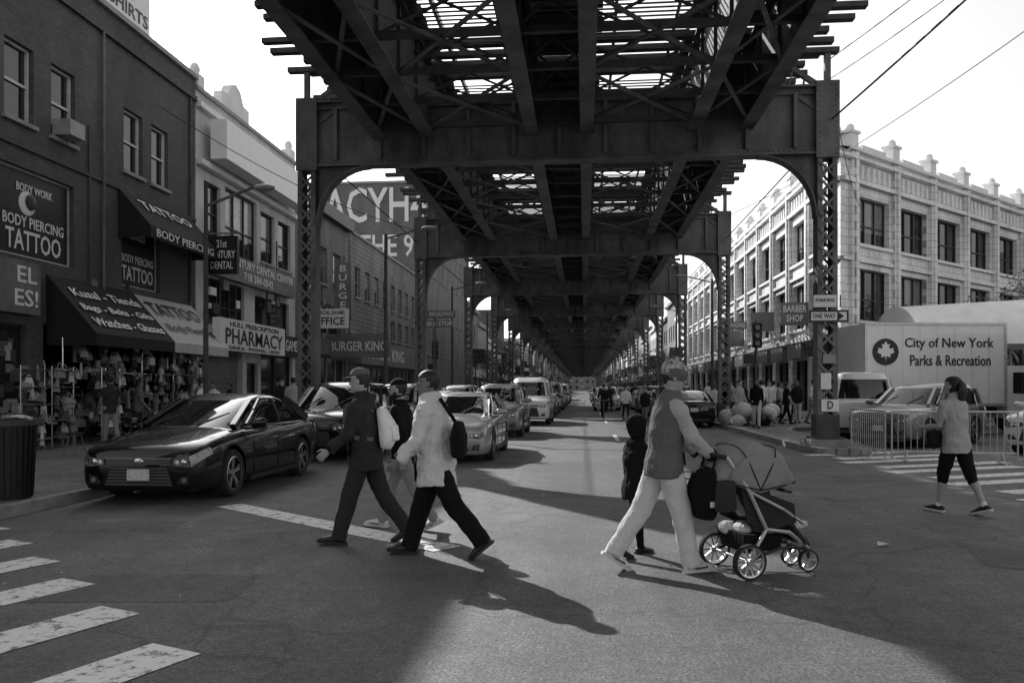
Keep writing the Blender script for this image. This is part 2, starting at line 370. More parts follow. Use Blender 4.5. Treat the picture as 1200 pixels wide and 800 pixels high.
for i in range(28):
    o=bpy.data.objects.new('bent_%d'%i,bm0);scene.collection.objects.link(o);o.parent=er;o.location=(0,SP*i,0)
    o=bpy.data.objects.new('deck_span_%d'%i,sm0);scene.collection.objects.link(o);o.parent=er;o.location=(0,SP*i,0)
o=bpy.data.objects.new('deck_span_rear',sm0);scene.collection.objects.link(o);o.parent=er;o.location=(0,-SP,0)

# ------------------------------------------------------------------ buildings
def facade(b,F,length,H,wins,wall,z0=.1,frame='frame',depth=.2):
    p0,d,n=F
    P=lambda s,z,o=0:V((p0[0]+d[0]*s+n[0]*o,p0[1]+d[1]*s+n[1]*o,z))
    wins=[w_ for w_ in wins if w_[0]<length-.1]
    S=sorted(set([0,length]+[round(w_[0],3) for w_ in wins]+[round(w_[1],3) for w_ in wins]));Z=sorted(set([z0,H]+[w_[2] for w_ in wins]+[w_[3] for w_ in wins]))
    for i in range(len(S)-1):
        for j in range(len(Z)-1):
            cs=(S[i]+S[i+1])/2;cz=(Z[j]+Z[j+1])/2
            if any(w_[0]<cs<w_[1] and w_[2]<cz<w_[3] for w_ in wins):continue
            b.add([P(S[i],Z[j]),P(S[i+1],Z[j]),P(S[i+1],Z[j+1]),P(S[i],Z[j+1])],[(0,1,2,3)],wall)
    for w_ in wins:
        a,c,e,g=w_[:4];kind=w_[4] if len(w_)>4 else 'sash'
        q=[(a,e),(c,e),(c,g),(a,g)]
        for i in range(4):
            u=q[i];v=q[(i+1)%4];b.add([P(*u),P(*v),P(v[0],v[1],-depth),P(u[0],u[1],-depth)],[(0,1,2,3)],wall)
        if kind=='shutter': b.add([P(s_,z_,-depth) for s_,z_ in q],[(0,1,2,3)],'shutter');continue
        if kind=='open': continue
        r=R.random();gm='glass' if r<.5 or kind=='shop' else('glass2' if r<.75 else 'glass3')
        mid=(e+g)/2
        if kind in('sash','triple') and gm!='glass':
            zb=e+(g-e)*R.uniform(.25,.7)
            b.add([P(a,zb,-depth),P(c,zb,-depth),P(c,g,-depth),P(a,g,-depth)],[(0,1,2,3)],gm);b.add([P(a,e,-depth),P(c,e,-depth),P(c,zb,-depth),P(a,zb,-depth)],[(0,1,2,3)],'glass')
        else: b.add([P(s_,z_,-depth) for s_,z_ in q],[(0,1,2,3)],gm)
        t=.06
        for(s0,s1,za,zb) in((a,a+t,e,g),(c-t,c,e,g),(a+t,c-t,e,e+t),(a+t,c-t,g-t,g)): b.fb(F,s0,s1,za,zb,-depth+.003,-depth+.07,frame)
        if kind=='sash':
            b.fb(F,a+t,c-t,mid-.03,mid+.03,-depth+.003,-depth+.06,frame)
            b.fb(F,a-.08,c+.08,e-.1,e-.003,-.02,.09,'stone')
        if kind=='triple':
            b.fb(F,a+t,c-t,e+(g-e)*.42-.03,e+(g-e)*.42+.03,-depth+.003,-depth+.06,frame)
            for k in(1,2): b.fb(F,a+(c-a)*k/3-.03,a+(c-a)*k/3+.03,e+t,g-t,-depth+.003,-depth+.075,frame)
        if kind=='shop':
            m_=max(1,int((c-a)/1.4))
            for k in range(1,m_): b.fb(F,a+(c-a)*k/m_-.03,a+(c-a)*k/m_+.03,e+t,g-t,-depth+.003,-depth+.075,frame)
def core(b,F,length,H,depthb,wall,cop='stone'):
    b.fb(F,.02,length-.02,.1,H-.3,-depthb,-.26,wall)
    for s_ in((0,.25),(length-.25,length)): b.fb(F,s_[0]+.003,s_[1]-.003,.1,H,-.3,-.003,wall)
    b.fb(F,-.03,length+.03,H,H+.14,-.4,.1,cop)
FX=-13.5
def LF(y0): return ((FX,y0),(0,1),(1,0))
def awning(b,F,s0,s1,zt,zb,pr,k,val=.3):
    p0,d,n=F;P=lambda s,o,z:V((p0[0]+d[0]*s+n[0]*o,p0[1]+d[1]*s+n[1]*o,z))
    for s_ in(s0,s1): b.add([P(s_,.02,zt),P(s_,pr,zb),P(s_,pr,zb-val),P(s_,.02,zb-val)],[(0,1,2,3)],k)
    m=max(2,int((s1-s0)/.9))
    for i in range(m):
        a=s0+(s1-s0)*i/m;c=s0+(s1-s0)*(i+1)/m;mid=(a+c)/2
        q=[(.02,zt),((.02+pr)/2,(zt+zb)/2-.035),(pr,zb)]
        for (o0,za),(o1,zb2) in zip(q[:-1],q[1:]):
            s_=.02
            b.add([P(a,o0,za),P(mid,o0,za-s_*(o0>.1)),P(mid,o1,zb2-s_*(o1<pr)),P(a,o1,zb2)],[(0,1,2,3)],k)
            b.add([P(mid,o0,za-s_*(o0>.1)),P(c,o0,za),P(c,o1,zb2),P(mid,o1,zb2-s_*(o1<pr))],[(0,1,2,3)],k)
    b.add([P(s0,pr,zb),P(s1,pr,zb),P(s1,pr,zb-val),P(s0,pr,zb-val)],[(0,1,2,3)],k)
    b.add([P(s0,pr,zb-val),P(s1,pr,zb-val)]+[P(s1,pr-.03,zb-val),P(s0,pr-.03,zb-val)],[(0,1,2,3)],k)
def clutter(b,F,length,n,zlo,zhi):
    for i in range(n):
        s_=R.uniform(.5,length-.8);z=R.uniform(zlo,zhi);w_=R.uniform(.12,.6);h=R.uniform(.12,.5);b.fb(F,s_,s_+w_,z,z+h,.004,R.uniform(.03,.2),R.choice(['signwhite','signblack','signgray','frame','steel2','signwhite']))
    for i in range(3):
        s_=R.uniform(.5,length-.5);b.fb(F,s_,s_+.05,3.5,R.uniform(7,9),.004,.05,'steel2')
# --- building 1 (tattoo shop)
y0=4.0;F=LF(y0);e=empty('brick_shop_building',(FX,y0,0));b=MB();Ln=22.6
W=[]
for a,c in((17.45,18.45),(19.1,20.05),(22.3,23.3),(23.8,24.8),(14.2,15.2),(12,13),(8.5,9.5),(6,7)): W.append((a-y0,c-y0,8.0,9.85))
W+=[(17.3-y0,20.0-y0,4.75,6.9,'shop'),(22.2-y0,24.3-y0,4.6,6.5,'shop'),(12-y0,15-y0,4.75,6.9,'shop')]
W+=[(14.2-y0,18.2-y0,.3,3.1,'shutter'),(18.8-y0,26.1-y0,.2,3.2,'open'),(6-y0,13.3-y0,.3,3.1,'shop')]
facade(b,F,Ln,12.3,W,'brick_dark',frame='framew')
b.fb(F,14.7,22.2,.1,.15,-4,-.2,'concrete')
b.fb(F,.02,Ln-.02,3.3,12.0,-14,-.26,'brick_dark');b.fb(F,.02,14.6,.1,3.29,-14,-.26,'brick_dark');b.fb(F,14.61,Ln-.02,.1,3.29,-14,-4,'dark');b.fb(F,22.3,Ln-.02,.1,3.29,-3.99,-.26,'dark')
for s_ in((0,.25),(Ln-.25,Ln)): b.fb(F,s_[0]+.003,s_[1]-.003,.1,12.3,-.3,-.003,'brick_dark')
b.fb(F,-.03,Ln+.03,12.3,12.45,-.4,.12,'stone');b.fb(F,0,Ln,11.55,11.7,.003,.1,'brick_dark');b.fb(F,0,Ln,7.35,7.45,.003,.06,'brick_dark')
b.fb(F,22.25,22.6,.1,3.3,.0035,.08,'brick_gray')
clutter(b,F,Ln,16,3.4,4.6)
b.obj('walls',e)
b=MB();awning(b,F,18.9-y0,22.7-y0,4.45,2.95,1.35,'awnblack');b.obj('awning',e)
b=MB();awning(b,F,22.75-y0,26.3-y0,4.4,2.95,1.35,'awnlight');b.obj('awning',e)
b=MB();awning(b,F,22.0-y0,26.2-y0,7.4,6.3,1.0,'awnblack',.35);b.obj('awning',e)
def atx(s,yc,t,w_,h_,k,z0,z1,pr):
    x=FX+pr*t+.03;z=z0+(z1-z0)*t+.02; up=V((-pr,0,z0-z1)).normalized(); text(s,e,(x,yc,z),YP,w_,h_,k,up=up)
for i,s in enumerate(('Kusal - Tienda','Bags - Belts - Gifts','Watches - Glasses')): atx(s,20.85,.28+.26*i,3.3-.2*(i==0),.3,'letw',4.45,2.95,1.35)
atx('TATTOO',24.5,.3,3.1,.55,'letb',4.4,2.95,1.35);atx('Body Piercing',24.5,.68,2.9,.38,'letb',4.4,2.95,1.35)
atx('TATTOO',24.1,.35,3,.4,'letw',7.4,6.3,1.0);text('BODY PIERCING',e,(FX+1.02,24.1,6.13),YP,3.6,.24,'letw')
b=MB();b.fb(F,16.2-y0,18.4-y0,3.35,4.6,.01,.22,'signgray');b.fb(F,17.4-y0,19.9-y0,4.82,6.83,-.16,-.13,'signblack');b.fb(F,22.3-y0,24.2-y0,4.67,6.43,-.16,-.13,'signblack')
b.obj('sign_boards',e)
text('EL\nES!',e,(FX+.23,17.9,3.98),YP,.8,.95,'letw')
for s,z,h_,w_ in(('BODY WORK',6.45,.2,1.3),('BODY PIERCING',5.62,.27,2.2),('TATTOO',5.15,.5,2.0)): text(s,e,(FX-.12,18.65,z),YP,w_,h_,'letw')
for s,z,h_,w_ in(('BODY PIERCING',5.45,.24,1.7),('TATTOO',5.0,.45,1.7),('BONGO',6.15,.2,.8)): text(s,e,(FX-.12,23.25,z),YP,w_,h_,'letw')
b=MB();b.ell((FX-.13,18.4,6.1),(.02,.3,.3),'letw');b.ell((FX-.1,18.5,6.15),(.02,.2,.2),'signblack')
b.obj('emblem',e,30)
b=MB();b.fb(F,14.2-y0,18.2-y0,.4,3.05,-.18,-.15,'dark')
for i in range(110):
    s_=R.uniform(14.3,18.0)-y0;z=R.uniform(.5,2.8);b.fb(F,s_,s_+R.uniform(.1,.4),z,z+R.uniform(.08,.3),-.148,-.14+R.uniform(0,.05),R.choice(GOODS))
b.obj('display_window',e)
b=MB();b.fb(F,15.6,19.9,12.6,13.75,-.3,-.1,'signwhite')
for s_ in(15.8,17.6,19.6): b.fb(F,s_,s_+.1,12.45,12.6,-.25,-.15,'trimdark')
b.obj('billboard',e);text('ISLANDS\nMEN\'S SHIRTS',e,(FX-.09,y0+17.75,13.18),YP,4.0,.95,'letb')
b=MB()
for yy in(19.2,): b.box(FX+.2,yy+.3,8.25,.5,.6,.4,'frame')
b.cyl((FX+.08,21.2,3.5),(FX+.08,21.2,11.6),.04,.04,8,'steel');b.cyl((FX+.05,26.2,4.5),(FX+.05,26.2,11.5),.05,.05,8,'steel2')
b.obj('conduits',e)
def goods(name,x,ya,yb,z0,z1,n,dx=.4,parent=None):
    b=MB()
    for i in range(n):
        y=R.uniform(ya,yb);z=R.uniform(z0,z1);xx=x+R.uniform(-dx,dx);k=R.choice(GOODS);s=R.uniform(.08,.17)
        t=R.random()
        if t<.6:
            h=s*R.uniform(.7,1);b.hexa([(xx-.05,y-s,z-h),(xx+.05,y-s,z-h),(xx+.05,y+s,z-h),(xx-.05,y+s,z-h),(xx-.03,y-s*.75,z+h*.5),(xx+.03,y-s*.75,z+h*.5),(xx+.03,y+s*.75,z+h*.5),(xx-.03,y+s*.75,z+h*.5)],k)
            for j in range(6):
                a=math.pi*j/6;c=math.pi*(j+1)/6;b.beam((xx,y+s*.5*math.cos(a),z+h*.5+s*.8*math.sin(a)),(xx,y+s*.5*math.cos(c),z+h*.5+s*.8*math.sin(c)),.015,.015,k)
        elif t<.75: b.cyl((xx,y,z-.22),(xx,y,z+.12),s*.4,s*.25,8,k)
        elif t<.9: b.ell((xx,y,z),(s*.5,s*.6,s*.8),k,8,6)
        else: b.box(xx,y,z,.04,s*1.4,s*1.6,k)
    return b.obj(name,parent)
r_=empty('merchandise_rack',(FX+.5,22,0));goods('bags',FX+.45,19.0,26.0,.6,2.75,260,.25,r_);goods('goods',FX-.6,18.9,26.0,.5,2.6,110,.5,r_)
b=MB()
for z in(2.8,2.0,1.4): b.beam((FX+.45,18.9,z),(FX+.45,26.1,z),.03,.03,'chrome')
for y in(18.9,20.7,22.5,24.3,26.1): b.cyl((FX+.45,y,.14),(FX+.45,y,2.85),.02,.02,8,'chrome')
b.obj('rails',r_)
t_=empty('street_vendor_table',(-11.6,22.6,0));b=MB();b.box(-11.6,22.6,.88,.9,2.4,.04,'t_white')
b.prism([(-11.15,21.4,.86),(-11.15,23.8,.86),(-11.13,23.8,.3),(-11.13,21.4,.3)],(.01,0,0),'t_white');b.prism([(-12.05,21.39,.86),(-11.15,21.39,.86),(-11.15,21.39,.3),(-12.05,21.39,.3)],(0,.01,0),'t_white')
for x in(-12,-11.2):
    for y in(21.5,23.7): b.cyl((x,y,.14),(x,y,.87),.02,.02,8,'steel')
b.obj('table',t_);goods('goods',-11.6,21.6,23.6,1.0,1.15,26,.3,t_)
for (x,y,n) in((-12.7,18.4,50),(-12.6,17.2,40),(-12.4,19.9,40)):
    r_=empty('display_rack',(x,y,0));goods('goods',x,y-.35,y+.35,.4,2.0,n,.1,r_);b=MB()
    for z in(.4,.8,1.2,1.6,2.0): b.beam((x,y-.4,z),(x,y+.4,z),.3,.02,'steel')
    for yy in(-.4,.4): b.cyl((x,y+yy,.14),(x,y+yy,2.1),.015,.015,6,'chrome')
    b.obj('frame',r_)
b=MB();b.cyl((-10.9,16.2,.58),(-10.9,16.2,.62),.17,.17,16,'black')
for i in range(4):
    a=i*math.pi/2+.6;b.cyl((-10.9+.1*math.cos(a),16.2+.1*math.sin(a),.58),(-10.9+.22*math.cos(a),16.2+.22*math.sin(a),.14),.014,.014,6,'steel')
b.obj('stool')

# --- building 2 (white parapet)
y0=26.65;F=LF(y0);e=empty('white_fronted_building',(FX,y0,0));b=MB();Ln=9.6
W=[(.6,1.9,6.9,9.0),(2.3,5.2,6.7,9.2,'triple'),(5.6,7.1,6.9,9.0),(7.5,9,6.9,9.0),(.8,4.0,3.9,5.6,'triple'),(5,8.8,3.9,5.4,'shop'),(.5,3.8,.3,3.0,'shutter'),(4.2,5.3,.2,2.6,'shop'),(5.6,9.2,.3,3.0,'shop')]
facade(b,F,Ln,12.0,W,'brick_light',frame='trimdark');core(b,F,Ln,12.0,14,'brick_light')
b.fb(F,0,Ln,9.4,9.6,.003,.25,'stucco');b.fb(F,0,Ln,11.4,11.6,.003,.2,'stucco')
pts=[(2.0,12.14),(2.0,12.7),(2.5,12.75),(2.8,13.2),(3.2,13.35),(3.6,13.2),(3.9,12.75),(4.4,12.7),(4.4,12.14)]
b.prism([(FX+.02,y0+s_,z) for s_,z in pts],(-.35,0,0),'stucco')
for s_ in(.3,9.2): b.fb(F,s_-.25,s_+.25,12.14,12.6,-.4,.05,'stucco');b.ell((FX-.18,y0+s_,12.8),(.18,.18,.25),'stucco')
b.fb(F,0,Ln,3.3,3.42,.003,.3,'trimdark');clutter(b,F,Ln,10,3.5,6.4)
b.obj('walls',e,merge=False)
b=MB();b.fb(F,.5,8.9,9.7,11.1,.3,.9,'signwhite');b.fb(F,.6,8.6,5.65,6.6,.02,.35,'signgray');b.fb(F,-.6,5.2,2.9,4.0,.9,1.2,'signwhite');b.fb(F,5.3,9.4,3.0,3.9,.1,.35,'signblack')
b.obj('sign_boards',e)
text('21st CENTURY DENTAL CENTER\n718 384-0542',e,(FX+.36,y0+4.6,6.12),YP,7.6,.75,'letw')
text('PHARMACY',e,(FX+1.21,y0+2.3,3.37),YP,5.2,.55,'letb');text('HULL PRESCRIPTION',e,(FX+1.21,y0+2.3,3.82),YP,4.4,.18,'letb');text('SURGICAL - WOODHULL - CENTER',e,(FX+1.21,y0+2.3,3.0),YP,4.6,.12,'letb')
text('MOVIES GAMES',e,(FX+.36,y0+7.3,3.45),YP,3.6,.5,'letw')
b=MB();b.box(FX+1.1,26.4,6.15,1.1,.16,1.3,'signblack');b.beam((FX,26.4,6.9),(FX+1.6,26.4,6.9),.05,.05,'steel');b.obj('blade_sign',e)
text('21st\nCENTURY\nDENTAL',e,(FX+1.1,26.31,6.15),XP,.95,1.0,'letw')
# --- building 3
y0=36.3;F=LF(y0);e=empty('corner_shop_building',(FX,y0,0));b=MB();Ln=8.4
W=[(.8,2.2,7.0,8.9),(3.2,4.6,7.0,8.9),(5.6,7.0,7.0,8.9),(.8,2.2,4.4,6.0),(3.2,7,4.4,6.0,'shop'),(.5,7.9,.3,3.2,'shop')]
facade(b,F,Ln,11.2,W,'brick_gray');core(b,F,Ln,11.2,14,'brick_gray');b.fb(F,0,Ln,10.5,11.1,.003,.35,'trimdark');clutter(b,F,Ln,10,3.5,6.4)
b.obj('walls',e)
b=MB();b.box(FX+1.0,38.2,5.0,1.9,.2,.95,'signwhite');b.beam((FX,38.2,5.6),(FX+2,38.2,5.6),.05,.05,'steel');b.box(FX+1.0,40.5,6.6,.9,.2,3.0,'signgray');b.fb(F,.3,8,3.3,4.1,.02,.3,'signgray');b.obj('sign_boards',e)
text('MEDICAL EXAMS',e,(FX+1,38.09,5.28),XP,1.6,.2,'letb');text('OFFICE',e,(FX+1,38.09,4.85),XP,1.6,.38,'letb')
text('B\nU\nR\nG\nE\nR',e,(FX+1,40.39,6.6),XP,.45,2.7,'letw')
# --- building 4
y0=45;F=LF(y0);e=empty('restaurant_building',(FX,y0,0));b=MB();Ln=19
W=[(1+2.2*i,2.1+2.2*i,7.0,8.8) for i in range(8)]+[(1,17,.3,2.9,'shop')]+[(1+2.2*i,2.1+2.2*i,4.9,6.3) for i in range(4,8)]
facade(b,F,Ln,10.6,W,'siding');core(b,F,Ln,10.6,14,'siding')
b.fb(F,0,Ln,3.0,4.4,.01,.7,'signgray');b.obj('walls',e)
text('BURGER KING',e,(FX+.71,y0+6,3.7),YP,9.5,.8,'letw')
b=MB();b.box(FX+1.7,40.9,3.75,3.3,.25,1.15,'signgray');b.beam((FX,40.9,4.4),(FX+3.3,40.9,4.4),.06,.06,'steel');b.obj('canopy_sign',e);text('BURGER KING',e,(FX+1.7,40.76,3.75),XP,3.0,.5,'letw')
# --- graffiti block
e=empty('apartment_block',(-19,68,0));b=MB();F=((-24,66.5),(1,0),(0,-1))
facade(b,F,10.6,19,[(1.2,2.2,10.5,12),(8.2,9.2,10.5,12)],'brick_gray');b.fb(F,.02,10.58,.1,18.9,-24,-.26,'brick_gray')
F2=((-13.4,66.5),(0,1),(1,0));facade(b,F2,24,18.95,[(1+3*i,2.2+3*i,z,z+1.7) for i in range(7) for z in(4.5,8,11.5,15)],'brick_gray')
b.fb(F,-.05,10.65,19,19.2,-.4,.1,'stone');b.obj('walls',e)
text('LACYH4',e,(-18.4,66.43,17.0),XP,10.0,3.0,'letw');text('OFF THE 9',e,(-18.7,66.47,13.6),XP,8.5,1.9,'letw');text('RIPS 90',e,(-18.7,66.47,11.0),XP,8.5,1.6,'letb')
# --- distant rows
wallk=['brick_dark','brick_gray','brick_light','siding','stucco','stone']
def row(side,ya,yb):
    y=ya
    while y<yb:
        ln=R.uniform(8,18);H=R.uniform(8,15)
        if side<0:F=LF(y)
        else:F=((10.6+.4,y),(0,1),(-1,0))
        e=empty('row_building',(F[0][0],y,0));b=MB();k=R.choice(wallk)
        W=[];n=int(ln/2.4);fl=int((H-4)/3)
        for f in range(fl):
            for i in range(n): W.append((.7+i*2.4,1.9+i*2.4,4.7+3*f,6.4+3*f))
        W.append((.5,ln-.5,.3,2.9,'shop'))
        facade(b,F,ln,H,W,k);core(b,F,ln,H,16,k);b.fb(F,0,ln,3.0,3.9,.01,R.uniform(.1,1.1),R.choice(['signgray','signwhite','signblack','awnlight']));b.fb(F,0,ln,H-.5,H-.1,.003,.3,k)
        for q in range(3):
            s_=R.uniform(1,ln-1);z=R.uniform(4,6);b.fb(F,s_,s_+.15,z,z+1.2,.1,1.6,R.choice(['signwhite','signblack','signgray']))
        b.obj('walls',e);y+=ln+.02
row(-1,91,400);row(1,88,400)
e=empty('brick_tenement',(0,445,0));b=MB();F=((-30,440),(1,0),(0,-1));facade(b,F,60,14,[(1+3*i,2.4+3*i,z,z+1.8) for i in range(19) for z in(1.2,4.5,7.5,10.5)],'brick_gray');core(b,F,60,14,14,'brick_gray');b.obj('walls',e)
# --- white terracotta corner building
e=empty('terracotta_corner_building',(11,35.5,0));b=MB();H=12.0
Fa=((11,35.5),(0,1),(-1,0));Fb=((11,35.5),(.731,.682),(.682,-.731))
def terra(F,Ln,bay,n0):
    W=[];n=int((Ln-1.2)/bay)
    for i in range(n):
        a=1.5+i*bay
        W+=[(a,a+bay-1.0,8.0,10.1,'triple'),(a,a+bay-1.0,4.6,6.9,'triple'),(a-.1,a+bay-.9,.4,3.0,'shop')]
    facade(b,F,Ln,H,W,'terra',depth=.3,frame='trimdark')
    b.fb(F,0,Ln,10.55,10.75,.003,.22,'terra');b.fb(F,0,Ln,7.15,7.3,.003,.14,'terra');b.fb(F,0,Ln,3.9,4.1,.003,.25,'terra');b.fb(F,0,Ln,11.6,11.75,.003,.25,'terra');b.fb(F,-.1,Ln,H,H+.14,-.45,.18,'stucco')
    for i in range(n+1):
        a=1.0+i*bay
        b.fb(F,a-.3,a+.3,4.1,11.9,.003,.16,'terra');b.fb(F,a-.12,a+.12,4.2,11.9,.16,.24,'terra')
        b.fb(F,a-.3,a+.3,H+.14,H+.75,-.4,.1,'stucco');b.fb(F,a-.4,a+.4,H+.75,H+.87,-.45,.16,'stucco')
        P=V((F[0][0]+F[1][0]*a-F[2][0]*.15,F[0][1]+F[1][1]*a-F[2][1]*.15,H+1.02));b.ell(P,(.2,.2,.2),'stucco',10,8)
    for i in range(n):
        a=1.5+i*bay;b.fb(F,a-.15,a+bay-.85,7.85,7.98,-.05,.14,'stucco');b.fb(F,a-.15,a+bay-.85,4.45,4.58,-.05,.14,'stucco')
        b.fb(F,a+.3,a+bay-1.3,H+.14,H+.4,-.35,.02,'stucco')
        b.fb(F,a,a+bay-1,3.1,3.8,.02,.3,R.choice(['signgray','signwhite','signblack','awnlight','signgray']))
        for q in range(6):
            aa=a+.1+q*(bay-1.3)/5;b.fb(F,aa,aa+.16,10.85,11.45,.003,.09,'stucco')
terra(Fa,51,3.7,0);terra(Fb,62,3.7,0)
b.prism([(11.4,36.3,.1),(55.6,77.6,.1),(55,88,.1),(11.4,87,.1)],(0,0,11.7),'terra')
b.obj('walls',e)
b=MB()
for yy,z in((40,5.2),(47,5.4),(56,5.0)): b.box(10.2,yy,z,1.3,.2,1.1,'signgray')
b.obj('blade_sign',e);text('BARBER\nSHOP',e,(10.2,39.89,5.2),XP,1.1,.8,'letw')
text('RESTAURANT',e,(13.4,37.25,3.55),(.731,.682,0),2.4,.4,'letw')
b=MB();b.fb(Fb,19.5,25,7.2,9.6,.3,.5,'signwhite');b.obj('sign_board',e);text('FOR RENT\n718 384',e,(11+.731*22.2+.682*.53,35.5+.682*22.2-.731*.53,8.4),(.731,.682,0),4.4,1.6,'letb')
e=empty('brick_warehouse',(30,20,0));b=MB();F=((34,14),(.731,.682),(-.682,.731));facade(b,F,40,8,[(2+4*i,4.6+4*i,4.4,6.4,'triple') for i in range(9)],'brick_gray');core(b,F,40,8,14,'brick_gray');b.obj('walls',e)

# ------------------------------------------------------------------ people
TEX=bpy.data.textures.new('cloth_folds','CLOUDS');TEX.noise_scale=.13;TEX.noise_depth=2
def remesh(o,vs,disp=0,it=3):
    m=o.modifiers.new('remesh','REMESH');m.mode='VOXEL';m.voxel_size=vs;m.use_smooth_shade=True
    m=o.modifiers.new('smooth','SMOOTH');m.factor=.5;m.iterations=it
    if disp:
        m=o.modifiers.new('folds','DISPLACE');m.texture=TEX;m.strength=disp;m.mid_level=.5;m.texture_coords='LOCAL'
HL=[(-.117,.07,.0,.02),(-.11,.088,.03,.036),(-.09,.094,.055,.052),(-.06,.090,.075,.063),(-.03,.087,.087,.069),(0,.081,.096,.073),(.025,.090,.101,.075),(.06,.086,.101,.073),(.09,.066,.086,.060),(.108,.038,.055,.038),(.117,.01,.015,.01)]
def head_shell(b,T,k,fn,n=20,lv=HL):
    vs=[];
    for (z,f,bk,w_) in lv:
        for j in range(n):
            t=2*math.pi*j/n;c=math.cos(t);s=math.sin(t)
            x=(f if c>0 else bk)*(abs(c)**.9)*(1 if c>0 else -1);y=w_*(abs(s)**.9)*(1 if s>0 else -1)
            q=fn(V((x,y,z)),c);vs.append(T@q)
    m=len(lv);vs.append(T@fn(V((0,0,lv[0][0]-.002)),0));vs.append(T@fn(V((0,0,lv[-1][0]+.003)),0))
    fs=[(i*n+j,i*n+(j+1)%n,(i+1)*n+(j+1)%n,(i+1)*n+j) for i in range(m-1) for j in range(n)]
    fs+=[(m*n,(j+1)%n,j) for j in range(n)]+[(m*n+1,(m-1)*n+j,(m-1)*n+(j+1)%n) for j in range(n)]
    b.add(vs,fs,k)
def hand(b,wr,d,nrm,sidev,k,curl=25,s=1,grip=False):
    d=d.normalized();nrm=(nrm-d*nrm.dot(d)).normalized();ac=d.cross(nrm)
    if ac.dot(sidev)<0: ac=-ac
    b.tube([wr-d*.03,wr,wr+d*.035*s,wr+d*.085*s],[(.026*s,.019*s),(.027*s,.017*s),(.038*s,.016*s),(.038*s,.012*s)],k,side=ac,n=10)
    for i,(o,l) in enumerate(((.031,.9),(.0105,1.0),(-.0105,.95),(-.031,.75))):
        p=wr+d*.08*s+ac*o*s;pts=[p];dd=d.copy();ang=0
        for L_ in(.046,.028,.022):
            ang+=rad(curl*(1+.1*i));q=d*math.cos(ang)+nrm*math.sin(ang);p=p+q*L_*l*s;pts.append(p)
        b.tube(pts,[.0095*s,.009*s,.008*s,.0068*s],k,side=ac,n=8)
    p=wr+d*.025*s+ac*.026*s;q1=(d*.65+ac*.7+nrm*.25).normalized();q2=(d*.9+ac*.25+nrm*.45).normalized()
    b.tube([p,p+q1*.042*s,p+q1*.042*s+q2*.03*s,p+q1*.042*s+q2*.055*s],[.013*s,.0105*s,.0095*s,.007*s],k,side=nrm,n=8)
